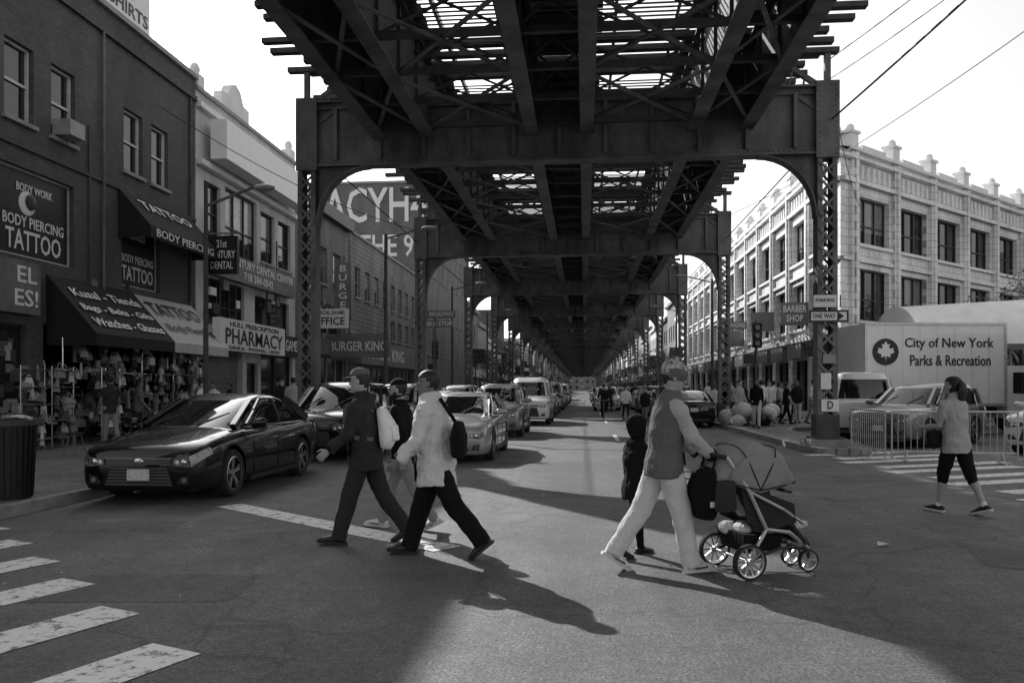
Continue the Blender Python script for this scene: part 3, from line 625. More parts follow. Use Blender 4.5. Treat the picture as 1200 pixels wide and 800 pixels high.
def person(name,loc,heading,s=1.0,lean=4,legs=((20,6,0),(-26,14,-38)),arms=(('a',-18,18,8),('a',22,25,8)),hyaw=0,hpitch=0,top='t_dark',pants='p_dark',skin='skin',shoe='shoeb',hairk='hair',
           bulk=0.0,hem=-.12,sleeve='long',pl=1.0,hat=None,hatk='t_dark',fine=True,pack=None,hood=False,female=False,child=False,legb=0,sleevek=None,seated=False,zoff_=0,beard=False,longhair=False,openfront=None,collar=None):
    u=V((math.sin(rad(lean)),0,math.cos(rad(lean))))
    def D(a): return V((math.sin(rad(a)),0,-math.cos(rad(a))))
    hs=1.28 if child else 1.0
    TL=.43;SL=.42
    def leg(sd,a,k,f):
        hip=V((0,sd*.088,0));kn=hip+D(a)*TL;an=kn+D(a-k)*SL;t=V((math.cos(rad(f)),0,math.sin(rad(f))));n=V((-t.z,0,t.x))
        return hip,kn,an,t,n,min((an-t*.06-n*.085).z,(an+t*.17-n*.085).z)
    lg=[list(legs[0]),list(legs[1])]
    fr=0 if lg[0][0]>=lg[1][0] else 1
    if not seated and lg[1-fr][0]<lg[fr][0]:
        tz=leg(1,*lg[fr])[5];best=None
        for k in range(0,80):
            z=leg(1,lg[1-fr][0],k,lg[1-fr][2])[5]
            if best is None or abs(z-tz)<best[0]:best=(abs(z-tz),k)
        lg[1-fr][1]=best[1]
    LG=[leg(1,*lg[0]),leg(-1,*lg[1])]
    z0=-min(LG[0][5],LG[1][5])
    if seated:z0=zoff_
    O=V((0,0,z0))
    root=empty(name,(loc[0],loc[1],loc[2] if len(loc)>2 else 0),rad(heading))
    sc=lambda p:(p+O)*s
    vs=.010 if fine else .02
    bk=bulk
    b=MB();b.tube([sc(u*-.06),sc(u*-.0),sc(u*.08),sc(u*.14)],[((.12)*s,.09*s),((.150)*s,.108*s),((.145)*s,.104*s),((.135)*s,.095*s)],pants,n=16)
    lb=legb
    for (hip,kn,an,t,n,_) in LG:
        pts=[hip+V((0,0,.02)),hip.lerp(kn,.35),hip.lerp(kn,.8),kn,kn.lerp(an,.3),kn.lerp(an,.65),an.lerp(kn,.06),an-n*.035+t*.008]
        rr=[.092,.088+lb*.5,.068+lb,.062+lb,.060+lb,.054+lb,.050+lb,.054+lb]
        if pl<1: pts=pts[:5];rr=rr[:4]+[.055]
        b.tube([sc(p) for p in pts],[(r*s,r*1.06*s) for r in rr],pants,n=14,flat1=True)
    o=b.obj('trousers',root,off=False);remesh(o,vs,.026 if fine else .015,2)
    b=MB()
    lv=[hem,hem*.5,0,.10,.22,.34,.43,.48,.52,.555];wd=[.178,.176,.170,.158,.162,.178,.182,.165,.11,.062] if not female else[.178,.176,.166,.146,.150,.164,.162,.145,.095,.055]
    dp=[.135,.132,.126,.118,.122,.124,.115,.10,.082,.062]
    pts=[(u*l if l>=0 else V((u.x*l*.2,0,l))) for l in lv]
    b.tube([sc(p) for p in pts],[((w_+bk)*s,(d_+bk)*s) for w_,d_ in zip(wd,dp)],top,n=20,flat0=True)
    SW=.175 if not female else .155
    hands=[]
    for sd,ar in((1,arms[0]),(-1,arms[1])):
        sh=u*.465+V((0,sd*SW,0))
        if ar[0]=='a':
            _,a,el_,ab=ar;up=V((math.sin(rad(a)),sd*math.sin(rad(ab)),-math.cos(rad(a)))).normalized();e_=sh+up*.285
            fo=V((math.sin(rad(a+el_)),sd*math.sin(rad(ab*.3)),-math.cos(rad(a+el_)))).normalized();wr=e_+fo*.25
        else:
            wr=V(ar[1])/s-O;v=wr-sh;Ld=min(v.length,.53);v.normalize();wr=sh+v*Ld
            ca=(.285**2+Ld**2-.25**2)/(2*.285*Ld);ca=max(-1,min(1,ca));h_=.285*math.sqrt(1-ca*ca)
            pole=V(ar[2]) if len(ar)>2 else V((-.4,sd*.5,-1));pole=(pole-v*pole.dot(v)).normalized();e_=sh+v*(.285*ca)+pole*h_;fo=(wr-e_).normalized()
        hands.append((sh,e_,wr,fo,sd,ar))
        up=(e_-sh)
        q=[sh-V((0,sd*.03,0)),sh+up*.12,sh+up*.6,e_,e_.lerp(wr,.3),e_.lerp(wr,.75),wr-fo*.01];rr=[.066,.066,.056,.051,.049,.043,.041]
        if sleeve=='short': q=[q[0],q[1],sh+up*.5,sh+up*.66];rr=[.064,.064,.058,.056]
        b.tube([sc(p) for p in q],[(r+bk*.55)*s for r in rr],sleevek or top,n=12,flat1=True)
    if hood: b.tube([sc(u*.50+V((-.07,0,0))),sc(u*.55+V((-.09,0,0)))],[(.115*s,.06*s),(.10*s,.055*s)],top,n=14)
    b.tube([sc(u*.53),sc(u*.575)],[(.070*s,.068*s),(.066*s,.064*s)],top,n=14)
    o=b.obj('shirt' if sleeve=='short' else 'jacket',root,off=False);remesh(o,vs,(.036+bk*.5) if fine else .015,2)
    if sleevek:
        b=MB();b.tube([sc(p) for p in pts],[((w_+bk+.012)*s,(d_+bk+.012)*s) for w_,d_ in zip(wd,dp)],top,n=20,flat0=True)
        o.data.materials.clear();o.data.materials.append(M[sleevek]);o=b.obj('vest',root,off=False);remesh(o,vs,.036,2)
    if fine:
        b=MB();ck=collar or ('t_black' if top not in('t_black','t_dark') else 't_gray')
        fp=[u*l+V((d_+bk+.006,0,0)) for l,d_ in zip(lv[2:8],dp[2:8])]
        fp=[V((u.x*hem*.2+dp[0]+bk+.008,0,hem+.01))]+fp
        for i in range(len(fp)-1): b.beam(sc(fp[i]),sc(fp[i+1]),.022*s,.012*s,ck,up=(1,0,0))
        for sh,e_,wr,fo,sd,ar in hands:
            if sleeve=='long': b.cyl(sc(wr-fo*.045),sc(wr-fo*.008),(.045+bk*.5)*s,(.043+bk*.5)*s,14,ck,False)
        for sd in(-1,1): b.beam(sc(V((.10+bk,sd*(.105),-.02)))+V((.03,0,0)),sc(V((.07+bk,sd*(.13+bk),.09)))+V((.03,0,0)),.016*s,.01*s,ck)
        b.obj('jacket_trim',root,40,off=False)
    if openfront:
        b=MB();q=[u*.50+V((.07,0,0)),u*.38+V((.135+bk,0,0)),u*.2+V((.14+bk,0,0)),V((.15+bk,0,.02)),V((.14+bk,0,hem+.04))]
        b.tube([sc(p) for p in q],[(.03*s,.012*s),(.05*s,.012*s),(.05*s,.012*s),(.06*s,.012*s),(.07*s,.012*s)],openfront,n=12);b.obj('shirt_front',root,50,off=False)
    b=MB();hc=u*.555+V((.018+.02*math.sin(rad(lean)),0,.155*hs))
    T=Matrix.Translation(sc(hc))@Matrix.Rotation(rad(hyaw),4,'Z')@Matrix.Rotation(rad(hpitch),4,'Y')@Matrix.Scale(s*hs,4)
    head_shell(b,T,skin,lambda q,c:q)
    b.tube([sc(u*.50),sc(u*.56),sc(hc+V((-.02,0,-.04)))],[.058*s,.052*s,.054*s],skin,n=12)
    b.tube([T@V((.082,0,.022)),T@V((.096,0,0)),T@V((.108,0,-.022)),T@V((.09,0,-.03))],[.007*s,.009*s,.013*s,.008*s],skin,n=8)
    for sd in(-1,1): b.ell(T@V((-.008,sd*.074,-.005)),(.018*s,.009*s,.031*s),skin,8,6)
    for sh,e_,wr,fo,sd,ar in hands:
        if sleeve=='short': b.tube([sc(sh.lerp(e_,.4)),sc(e_),sc(e_.lerp(wr,.3)),sc(wr)],[.046*s,.039*s,.038*s,.025*s],skin,n=10)
        inn=V((0,-sd,0));grip=ar[0]=='t'
        if grip: hand(b,sc(wr),(fo+V((.3,0,0))).normalized(),V((0,0,-1)),V((0,-sd,0)),skin,curl=52,s=s)
        else: hand(b,sc(wr),fo,inn,V((1,0,0)),skin,curl=22,s=s)
    if pl<1:
        for (hip,kn,an,t,n,_) in LG: b.tube([sc(kn.lerp(an,.1)),sc(kn.lerp(an,.35)+V((-.008,0,0))),sc(kn.lerp(an,.7)),sc(an-n*.03)],[.05*s,.056*s,.04*s,.034*s],skin,n=12)
    o=b.obj('skin',root,off=False);remesh(o,.0048 if fine else .010,0,2)
    b=MB()
    if fine:
        for sd in(-1,1):
            b.ell(T@V((.0775,sd*.031,.003)),(.009*s,.013*s,.0085*s),'eyew',8,6);b.ell(T@V((.083,sd*.031,.003)),(.0055*s,.006*s,.006*s),'eyeb',8,6)
            b.beam(T@V((.088,sd*.016,.021)),T@V((.079,sd*.047,.022)),.010*s,.007*s,hairk)
        b.ell(T@V((.0895,0,-.052)),(.007*s,.021*s,.005*s),'lips',10,6);b.ell(T@V((.0885,0,-.061)),(.008*s,.018*s,.006*s),'lips',10,6)
        if beard: head_shell(b,T,hairk,lambda q,c:(V((q.x*1.05,q.y*1.06,q.z*1.02)) if q.z<-.055 or c<.35 and q.z<-.02 and c>-.3 else q*.8))
    if hat!='hood':
        def hf(q,c):
            k=1.09 if (q.z>.055 or c<.18 and q.z>-.03-.05*max(0,-c) or (longhair and c<.1)) else .84
            if hat: k=min(k,1.05)
            return V((q.x*k-.002,q.y*k,q.z*(1.07 if q.z>0 else 1)))
        head_shell(b,T,hairk,hf)
    if longhair:
        b.tube([T@V((-.09,0,.05)),T@V((-.125,0,.0)),T@V((-.13,0,-.08)),T@V((-.11,.0,-.17)),T@V((-.10,0,-.24))],[.035*s,(.06*s,.04*s),(.075*s,.035*s),(.06*s,.03*s),.02*s],hairk,n=12)
    if hat=='beanie':
        head_shell(b,T,hatk,lambda q,c:(V((q.x*1.15-.004,q.y*1.17,q.z*1.17+.01)) if q.z>.02 or c<0 and q.z>-.01 else q*.8))
        b.tube([T@V((0,0,.026)),T@V((0,0,.05))],[(.095*s,.112*s),(.095*s,.112*s)],'t_gray',n=20)
        b.ell(T@V((-.02,0,.15)),(.03*s,.03*s,.025*s),hatk)
    if hat=='cap':
        head_shell(b,T,hatk,lambda q,c:(V((q.x*1.11,q.y*1.11,q.z*1.13+.004)) if q.z>.03 else q*.8))
        b.ell(T@V((.105,0,.042)),(.075*s,.068*s,.009*s),hatk,16,6,mtx=Matrix.Rotation(rad(10+hpitch),3,'Y'))
    if hat=='hood':
        head_shell(b,T,hatk,lambda q,c:(V((q.x*(1.12 if c>.5 else 1.28)-.012,q.y*1.28,q.z*1.16)) if (c<.55 or q.z>.055) else q*.82))
    b.obj('head_details',root,40,off=False)
    b=MB()
    for (hip,kn,an,t,n,_) in LG:
        h=[an-t*.045-n*.042,an+t*.0-n*.03,an+t*.07-n*.040,an+t*.13-n*.050,an+t*.18-n*.055]
        b.tube([sc(p) for p in h],[(.040*s,.040*s),(.046*s,.048*s),(.050*s,.042*s),(.052*s,.032*s),(.042*s,.025*s)],shoe,n=12)
        out=[(-.085,.028),(-.06,.040),(.05,.045),(.12,.054),(.18,.047),(.218,.018)]
        oo=[an+t*a+V((0,c,0))-n*.085 for a,c in out]+[an+t*a+V((0,-c,0))-n*.085 for a,c in out[::-1]]
        b.prism([sc(p) for p in oo],n*.028*s,'sole' if shoe!='shoeb' or pl<1 else 'black')
        if shoe=='shoew':
            for sg in(-1,1): b.beam(sc(an+t*.02+V((0,sg*.05,0))-n*.05),sc(an+t*.12+V((0,sg*.053,0))-n*.04),.03*s,.008*s,'black')
        b.tube([sc(an-n*.035),sc(an+n*.03)],[.042*s,.040*s],'t_white' if (pl<1 or shoe=='shoew') else shoe,n=10)
    b.obj('shoes',root,45,off=False)
    if pack:
        b=MB();b.tube([sc(u*.08+V((-.19-bk,0,0))),sc(u*.14+V((-.21-bk,0,0))),sc(u*.28+V((-.21-bk,0,0))),sc(u*.42+V((-.17-bk,0,0)))],[(.13*s,.06*s),(.15*s,.085*s),(.145*s,.085*s),(.10*s,.05*s)],pack,n=14)
        b.tube([sc(u*.14+V((-.29-bk,0,0))),sc(u*.26+V((-.285-bk,0,0)))],[(.1*s,.03*s),(.1*s,.03*s)],pack,n=12)
        for sd in(-1,1):
            pp=[u*.40+V((-.12,sd*.09,0)),u*.53+V((-.02,sd*.095,0)),u*.46+V((.12+bk,sd*.105,0)),u*.3+V((.135+bk,sd*.125,0)),u*.16+V((.05,sd*(.17+bk),0)),u*.14+V((-.12,sd*.14,0))]
            for i in range(5): b.beam(sc(pp[i]),sc(pp[i+1]),.04*s,.014*s,'t_gray',up=(0,1,0))
        b.obj('backpack',root,50,off=False)
    return root
p=person('walking_man',(-2.2,7.9),180,1.02,lean=5,legs=((19,4,6),(-18,20,-28)),arms=(('a',16,34,10),('a',-16,22,8)),hyaw=-6,hpitch=4,top='t_dark2',pants='p_dark',hat='cap',hatk='t_gray',pack='t_white',bulk=.022,hem=-.17,legb=.018,hood=True,openfront='t_gray')
p=person('walking_man',(-2.02,8.75),176,.97,lean=4,legs=((-20,12,-25),(22,6,4)),arms=(('a',-20,20,8),('a',18,30,8)),top='t_black',pants='p_gray',shoe='shoew',hat='cap',hatk='t_black',beard=True,bulk=.016,hem=-.15)
p=person('walking_man',(-1.38,7.35),178,1.01,lean=6,legs=((-24,10,-40),(20,3,5)),arms=(('a',14,30,12),('a',-12,18,12)),hyaw=8,hpitch=2,top='t_light',pants='p_black',skin='skind',bulk=.045,hem=-.23,legb=.026,hood=True,openfront='t_black',collar='t_gray')
b=MB();b.tube([(.0,.0,.0),(.0,0,.14),(0,0,.26)],[(.13,.07),(.15,.08),(.12,.05)],'t_black',n=14)
b.beam((.0,.0,.24),(.18,-.02,.50),.035,.012,'t_black',up=(0,1,0));b.obj('bag',p,40,loc=(-.24,.14,.98),off=False)
p=person('pushing_woman',(.68,6.95),14,1.03,lean=7,legs=((-22,10,-34),(16,4,4)),arms=(('t',(.38,.17,.985)),('t',(.38,-.17,.985))),hyaw=-5,hpitch=14,top='t_gray',sleevek='t_mid',pants='p_light',shoe='shoew',hat='beanie',hatk='pattern',bulk=.016,hem=-.12,legb=.022,female=True)
p=person('walking_child',(.48,7.55),35,.72,lean=3,legs=((14,8,0),(-16,10,-15)),arms=(('a',10,14,8),('a',-8,12,8)),top='t_black',pants='p_black',shoe='shoeb',hat='hood',hatk='t_black',bulk=.035,hem=-.18,child=True,hood=True)
p=person('walking_woman',(4.66,10.5),120,.985,lean=3,legs=((15,6,2),(-17,8,-18)),arms=(('a',14,70,10),('a',10,40,12)),hyaw=10,top='t_mid',pants='p_black',skin='skin',shoe='shoeb',sleeve='short',pl=.5,female=True,longhair=True,bulk=.02,hem=-.15,legb=.012)
b=MB();b.tube([(0,0,0),(0,0,.16)],[(.12,.05),(.13,.055)],'t_black',n=12);b.obj('handbag',p,40,loc=(.12,.24,.85),off=False)
pps=['p_dark','p_black','p_gray','p_light']
bgp=[(-11.0,22.0,0,'t_white'),(-11.3,24.6,200,'t_black'),(-9.2,24.5,100,'t_mid'),(-10.0,25.6,-60,'t_dark'),(-9.6,30,90,'t_gray'),(-8.6,34,-90,'t_dark'),(-12.3,21.0,30,'t_gray'),(-10.2,21.2,-90,'t_light'),(-11.6,18.6,150,'t_dark2'),
 (2.1,41,-90,'t_white'),(3.1,42.5,-80,'t_mid'),(6.7,37,190,'t_mid'),(7.3,38,0,'t_dark'),(8.1,36,-90,'t_light'),(8.7,36.4,-60,'t_mid'),(7.7,40,90,'t_black'),(6.4,33,30,'t_dark2'),(7.4,34.4,200,'t_gray'),(9.0,39,120,'t_white'),(8.8,34,-100,'t_dark'),(6.5,46,-90,'t_dark'),(7.6,50,90,'t_white'),(6.2,29.5,-100,'t_black'),(-9.4,41,-90,'t_white'),
 (6.0,35.5,40,'t_dark'),(6.9,35.6,-120,'t_white'),(7.9,33.4,-20,'t_mid'),(8.4,38.4,170,'t_light'),(6.3,39.5,-90,'t_light'),(9.4,36.9,200,'t_dark2'),(5.95,31.5,-60,'t_mid'),(2.7,36,-90,'t_dark'),(1.6,52,-90,'t_dark'),(7.0,32.4,80,'t_white'),(8.0,32.6,10,'t_black'),(9.2,33.2,-60,'t_light'),(10.0,32.4,30,'t_gray')]
for i,(x,y,h,t) in enumerate(bgp):
    zb=.14 if (x<-7 or x>5.6) else 0
    person('pedestrian',(x,y,zb),h+R.uniform(-15,15),R.uniform(.92,1.03),lean=3,legs=((R.uniform(8,20),5,2),(-R.uniform(8,20),10,-15)),arms=(('a',R.uniform(-15,15),20,8),('a',R.uniform(-15,15),30,8)),top=t,pants=R.choice(pps),skin=R.choice(['skin','skind']),fine=False,bulk=R.choice([.0,.02]),female=R.random()<.4,sleeve=R.choice(['long','long','short']))

# ------------------------------------------------------------------ stroller
st=empty('baby_stroller',(1.25,6.95,0),math.atan2(.34,.94))
def wheel(b,c,r,w_,spokes=3):
    c=V(c);n=28
    prof=[(r*.86,-w_/2),(r*.96,-w_/2),(r,-w_*.25),(r,w_*.25),(r*.96,w_/2),(r*.86,w_/2)]
    vs=[];
    for i in range(n):
        t=2*math.pi*i/n
        for (rr,y) in prof: vs.append(c+V((rr*math.cos(t),y,rr*math.sin(t))))
    m=len(prof);b.add(vs,[(i*m+j,((i+1)%n)*m+j,((i+1)%n)*m+(j+1)%m,i*m+(j+1)%m) for i in range(n) for j in range(m)],'rubber')
    vs=[]
    prof=[(r*.78,-w_*.3),(r*.87,-w_*.35),(r*.87,w_*.35),(r*.78,w_*.3)];m=4
    for i in range(n):
        t=2*math.pi*i/n
        for (rr,y) in prof: vs.append(c+V((rr*math.cos(t),y,rr*math.sin(t))))
    b.add(vs,[(i*m+j,((i+1)%n)*m+j,((i+1)%n)*m+(j+1)%m,i*m+(j+1)%m) for i in range(n) for j in range(m)],'alloy')
    b.cyl(c-V((0,w_*.5,0)),c+V((0,w_*.5,0)),r*.2,r*.2,14,'alloy')
    for i in range(spokes*2):
        t=math.pi*i/spokes;b.beam(c+V((math.cos(t),0,math.sin(t)))*r*.15,c+V((math.cos(t),0,math.sin(t)))*r*.8,w_*.4,r*.09,'alloy',up=(-math.sin(t),0,math.cos(t)))
b=MB()
for sd in(-1,1): wheel(b,(0,sd*.29,.148),.148,.055,5)
for sd in(-1,1): wheel(b,(.66,sd*.13,.095),.095,.04,4)
b.obj('wheels',st,35,off=False)
b=MB()
def pipe(pts,r,k): 
    for i in range(len(pts)-1): b.cyl(pts[i],pts[i+1],r,r,10,k); b.ell(pts[i+1],(r,r,r),k,8,5)
for sd in(-1,1):
    y=sd*.25
    pipe([(0,sd*.27,.148),(.18,y,.40),(.02,y,.72),(-.17,y*.92,1.0)],.017,'galv')
    pipe([(.66,sd*.13,.20),(.42,y*.85,.36),(.18,y,.40)],.017,'galv');pipe([(.66,sd*.13,.095),(.66,sd*.13,.24)],.014,'black')
    pipe([(.0,sd*.27,.148),(.30,y,.24),(.62,sd*.13,.2)],.013,'black')
    pipe([(.02,y,.72),(.34,y,.56),(.58,y*.7,.42)],.014,'galv')
pipe([(-.17,-.23,1.0),(-.22,-.15,1.015),(-.22,.15,1.015),(-.17,.23,1.0)],.019,'black')
pipe([(0,-.29,.148),(0,.29,.148)],.011,'galv');pipe([(.34,-.25,.72),(.44,-.2,.70),(.44,.2,.70),(.34,.25,.72)],.015,'black')
b.obj('frame',st,40,off=False)
b=MB()
prof=[(-.02,.86),(.04,.66),(.12,.50),(.20,.46),(.42,.50),(.50,.40),(.60,.28)]
n=len(prof)
vs=[];
for off_ in(0,-.045):
    for yy in(-.19,.19): vs+=[(x,yy,z+off_) for x,z in prof]
b.add(vs,[(i,i+1,n+i+1,n+i) for i in range(n-1)]+[(2*n+i,2*n+i+1,3*n+i+1,3*n+i) for i in range(n-1)]+[(i,i+1,2*n+i+1,2*n+i) for i in range(n-1)]+[(n+i,n+i+1,3*n+i+1,3*n+i) for i in range(n-1)],'p_dark')
for yy in(-.225,.213): b.prism([(-.06,yy,.88),(.02,yy,.46),(.2,yy,.38),(.48,yy,.44),(.46,yy,.60),(.24,yy,.68),(.14,yy,.90)],(0,.012,0),'t_dark2')
b.box(.57,0,.27,.14,.3,.02,'black')
b.hexa([(.02,-.2,.2),(.34,-.2,.22),(.34,.2,.22),(.02,.2,.2),(-.02,-.22,.36),(.36,-.22,.34),(.36,.22,.34),(-.02,.22,.36)],'t_black')
for i in range(5): b.ell((.02+.07*i,R.uniform(-.1,.1),.37),(.08,.1,.06),R.choice(['t_gray','t_white','t_dark2']),10,6)
b.obj('seat',st,None,off=False)
b=MB();piv=V((.12,0,.70));vs=[];na=19;nb=18
A0,A1=168,8
for i in range(na):
    a=rad(A0-(A0-A1)*i/(na-1));rr=.39+.014*math.cos(i/(na-1)*2*math.pi*4)
    for j in range(nb+1):
        t=math.pi*j/nb;wy=math.copysign(abs(math.cos(t))**.55,math.cos(t));hy=math.sin(t)**.45
        q=piv+V((math.cos(a)*rr*hy*1.0,.262*wy,math.sin(a)*rr*hy+.03));vs.append(q)
b.add(vs,[(i*(nb+1)+j,i*(nb+1)+j+1,(i+1)*(nb+1)+j+1,(i+1)*(nb+1)+j) for i in range(na-1) for j in range(nb)],'canopy')
# closed side wings of the hood
for sg in(-1,1):
    wing=[piv+V((0,sg*.255,.0))]+[piv+V((math.cos(rad(a))*.30,sg*.262,math.sin(rad(a))*.30+.03)) for a in range(A1,A0+1,16)]
    b.add(wing,[(0,i,i+1) for i in range(1,len(wing)-1)],'canopy')
o=b.obj('canopy',st,70,off=False);m=o.modifiers.new('t','SOLIDIFY');m.thickness=.008
b=MB()
for i in(0,6,12,18):
    a=rad(A0-(A0-A1)*i/18);rr=.405
    pp=[piv+V((math.cos(a)*rr*math.sin(t)**.45,.267*math.copysign(abs(math.cos(t))**.55,math.cos(t)),math.sin(a)*rr*math.sin(t)**.45+.03)) for t in[math.pi*j/16 for j in range(17)]]
    for q in range(16): b.cyl(pp[q],pp[q+1],.005,.005,6,'t_dark')
b.obj('canopy_hoops',st,40,off=False)
b=MB();b.tube([(-.26,0,.52),(-.27,0,.70),(-.25,0,.86)],[(.18,.08),(.22,.12),(.18,.07)],'t_black',n=14);b.beam((-.24,-.1,.86),(-.2,-.1,1.0),.02,.01,'t_black');b.beam((-.24,.1,.86),(-.2,.1,1.0),.02,.01,'t_black')
b.box(-.27,-.226,.62,.1,.01,.045,'letw');b.tube([(-.2,-.26,.58),(-.2,-.26,.8)],[(.03,.10),(.03,.09)],'t_dark2',n=12);b.obj('hanging_bag',st,40,off=False)
b=MB();b.tube([(.12,0,.53),(.09,0,.66),(.07,0,.78)],[(.10,.07),(.11,.08),(.07,.06)],'t_mid',n=12)
for sd in(-1,1):
    b.tube([(.15,sd*.06,.54),(.36,sd*.08,.57),(.50,sd*.08,.46),(.56,sd*.08,.40)],[.06,.05,.042,.036],'p_light',n=10);b.tube([(.56,sd*.08,.38),(.66,sd*.08,.40)],[.036,.03],'shoew',n=10)
    b.tube([(.09,sd*.1,.74),(.18,sd*.14,.66),(.30,sd*.12,.65)],[.035,.03,.022],'t_mid',n=10)
b.ell((.1,0,.88),(.075,.07,.09),'skin',14,10);b.obj('baby',st,60,off=False)

# ------------------------------------------------------------------ vehicles
def rr_ring(f,r,hw,z,n=32,p=4.5):
    out=[];cx=(f+r)/2;hx=(f-r)/2
    for i in range(n):
        t=2*math.pi*(i+.5)/n;c=math.cos(t);s=math.sin(t)
        out.append(V((cx+hx*math.copysign(abs(c)**(2/p),c),hw*math.copysign(abs(s)**(2/p),s),z)))
    return out
def car_wheel(b,c,r,sd):
    c=V(c);n=28
    def lathe(prof,k):
        vs=[]
        for i in range(n):
            t=2*math.pi*i/n
            for rr,y in prof: vs.append(c+V((rr*math.cos(t),sd*y,rr*math.sin(t))))
        m=len(prof);b.add(vs,[(i*m+j,((i+1)%n)*m+j,((i+1)%n)*m+j+1,i*m+j+1) for i in range(n) for j in range(m-1)],k)
    lathe([(r*.70,.095),(r*.75,.11),(r*.92,.11),(r,.07),(r,-.07),(r*.9,-.11),(r*.5,-.11)],'rubber')
    lathe([(r*.70,.096),(r*.66,.10),(r*.64,.03),(r*.58,-.02),(0.001,-.02)],'black')
    lathe([(r*.72,.098),(r*.67,.105),(r*.65,.06)],'alloy')
    b.cyl(c+V((0,sd*.0,0)),c+V((0,sd*.085,0)),r*.16,r*.13,12,'alloy')
    for i in range(5):
        for dt in(-.13,.13):
            t=2*math.pi*i/5+.3+dt;u=V((math.cos(t),0,math.sin(t)));b.beam(c+u*r*.1+V((0,sd*.07,0)),c+u*r*.68+V((0,sd*.082,0)),.03,.02,'alloy',up=(0,1,0))
KIND={
'sedan':dict(L=4.85,W=1.83,st=[(.5,.80,.24,.66,.72),(.493,.88,.19,.70,.77),(.465,.94,.17,.745,.83),(.40,.98,.17,.80,.89),(.30,.995,.17,.86,.96),(.225,1,.17,.90,1.0),(.1,1,.17,.92,1.0),(-.1,1,.17,.94,1.0),(-.25,1,.17,.97,1.02),(-.36,.995,.17,1.0,1.07),(-.44,.96,.19,1.0,1.08),(-.485,.90,.25,.97,1.05),(-.5,.82,.34,.84,.90)],
  gh=[(.94,.265,-.45,.93),(1.01,.235,-.43,.90),(1.22,.125,-.335,.81),(1.38,.04,-.235,.73),(1.45,-.01,-.18,.64),(1.485,-.06,-.13,.44)],wb=(.305,-.275),r=.345),
'suv':dict(L=4.7,W=1.86,st=[(.5,.82,.32,.80,.86),(.492,.90,.26,.86,.93),(.46,.95,.22,.92,1.01),(.40,.98,.22,.97,1.06),(.30,1,.22,1.0,1.10),(.24,1,.22,1.03,1.11),(.1,1,.22,1.04,1.11),(-.1,1,.22,1.05,1.11),(-.3,1,.22,1.07,1.12),(-.42,.98,.22,1.07,1.12),(-.48,.93,.28,1.05,1.1),(-.5,.86,.36,.98,1.02)],
  gh=[(1.05,.26,-.485,.94),(1.13,.235,-.478,.91),(1.4,.15,-.46,.84),(1.58,.09,-.44,.78),(1.68,.05,-.42,.70),(1.73,-.02,-.36,.5)],wb=(.30,-.29),r=.37),
'van':dict(L=5.2,W=1.98,st=[(.5,.82,.36,.90,.96),(.492,.90,.28,.98,1.05),(.46,.95,.24,1.03,1.11),(.40,.98,.24,1.07,1.17),(.33,1,.24,1.12,1.22),(.2,1,.24,1.14,1.22),(-.1,1,.24,1.16,1.22),(-.3,1,.24,1.16,1.22),(-.44,.99,.24,1.16,1.22),(-.49,.96,.3,1.14,1.2),(-.5,.92,.38,1.1,1.15)],
  gh=[(1.16,.34,-.492,.96),(1.26,.31,-.49,.94),(1.6,.24,-.48,.89),(1.85,.18,-.47,.84),(2.02,.12,-.46,.76),(2.08,.04,-.42,.6)],wb=(.32,-.29),r=.36),
}
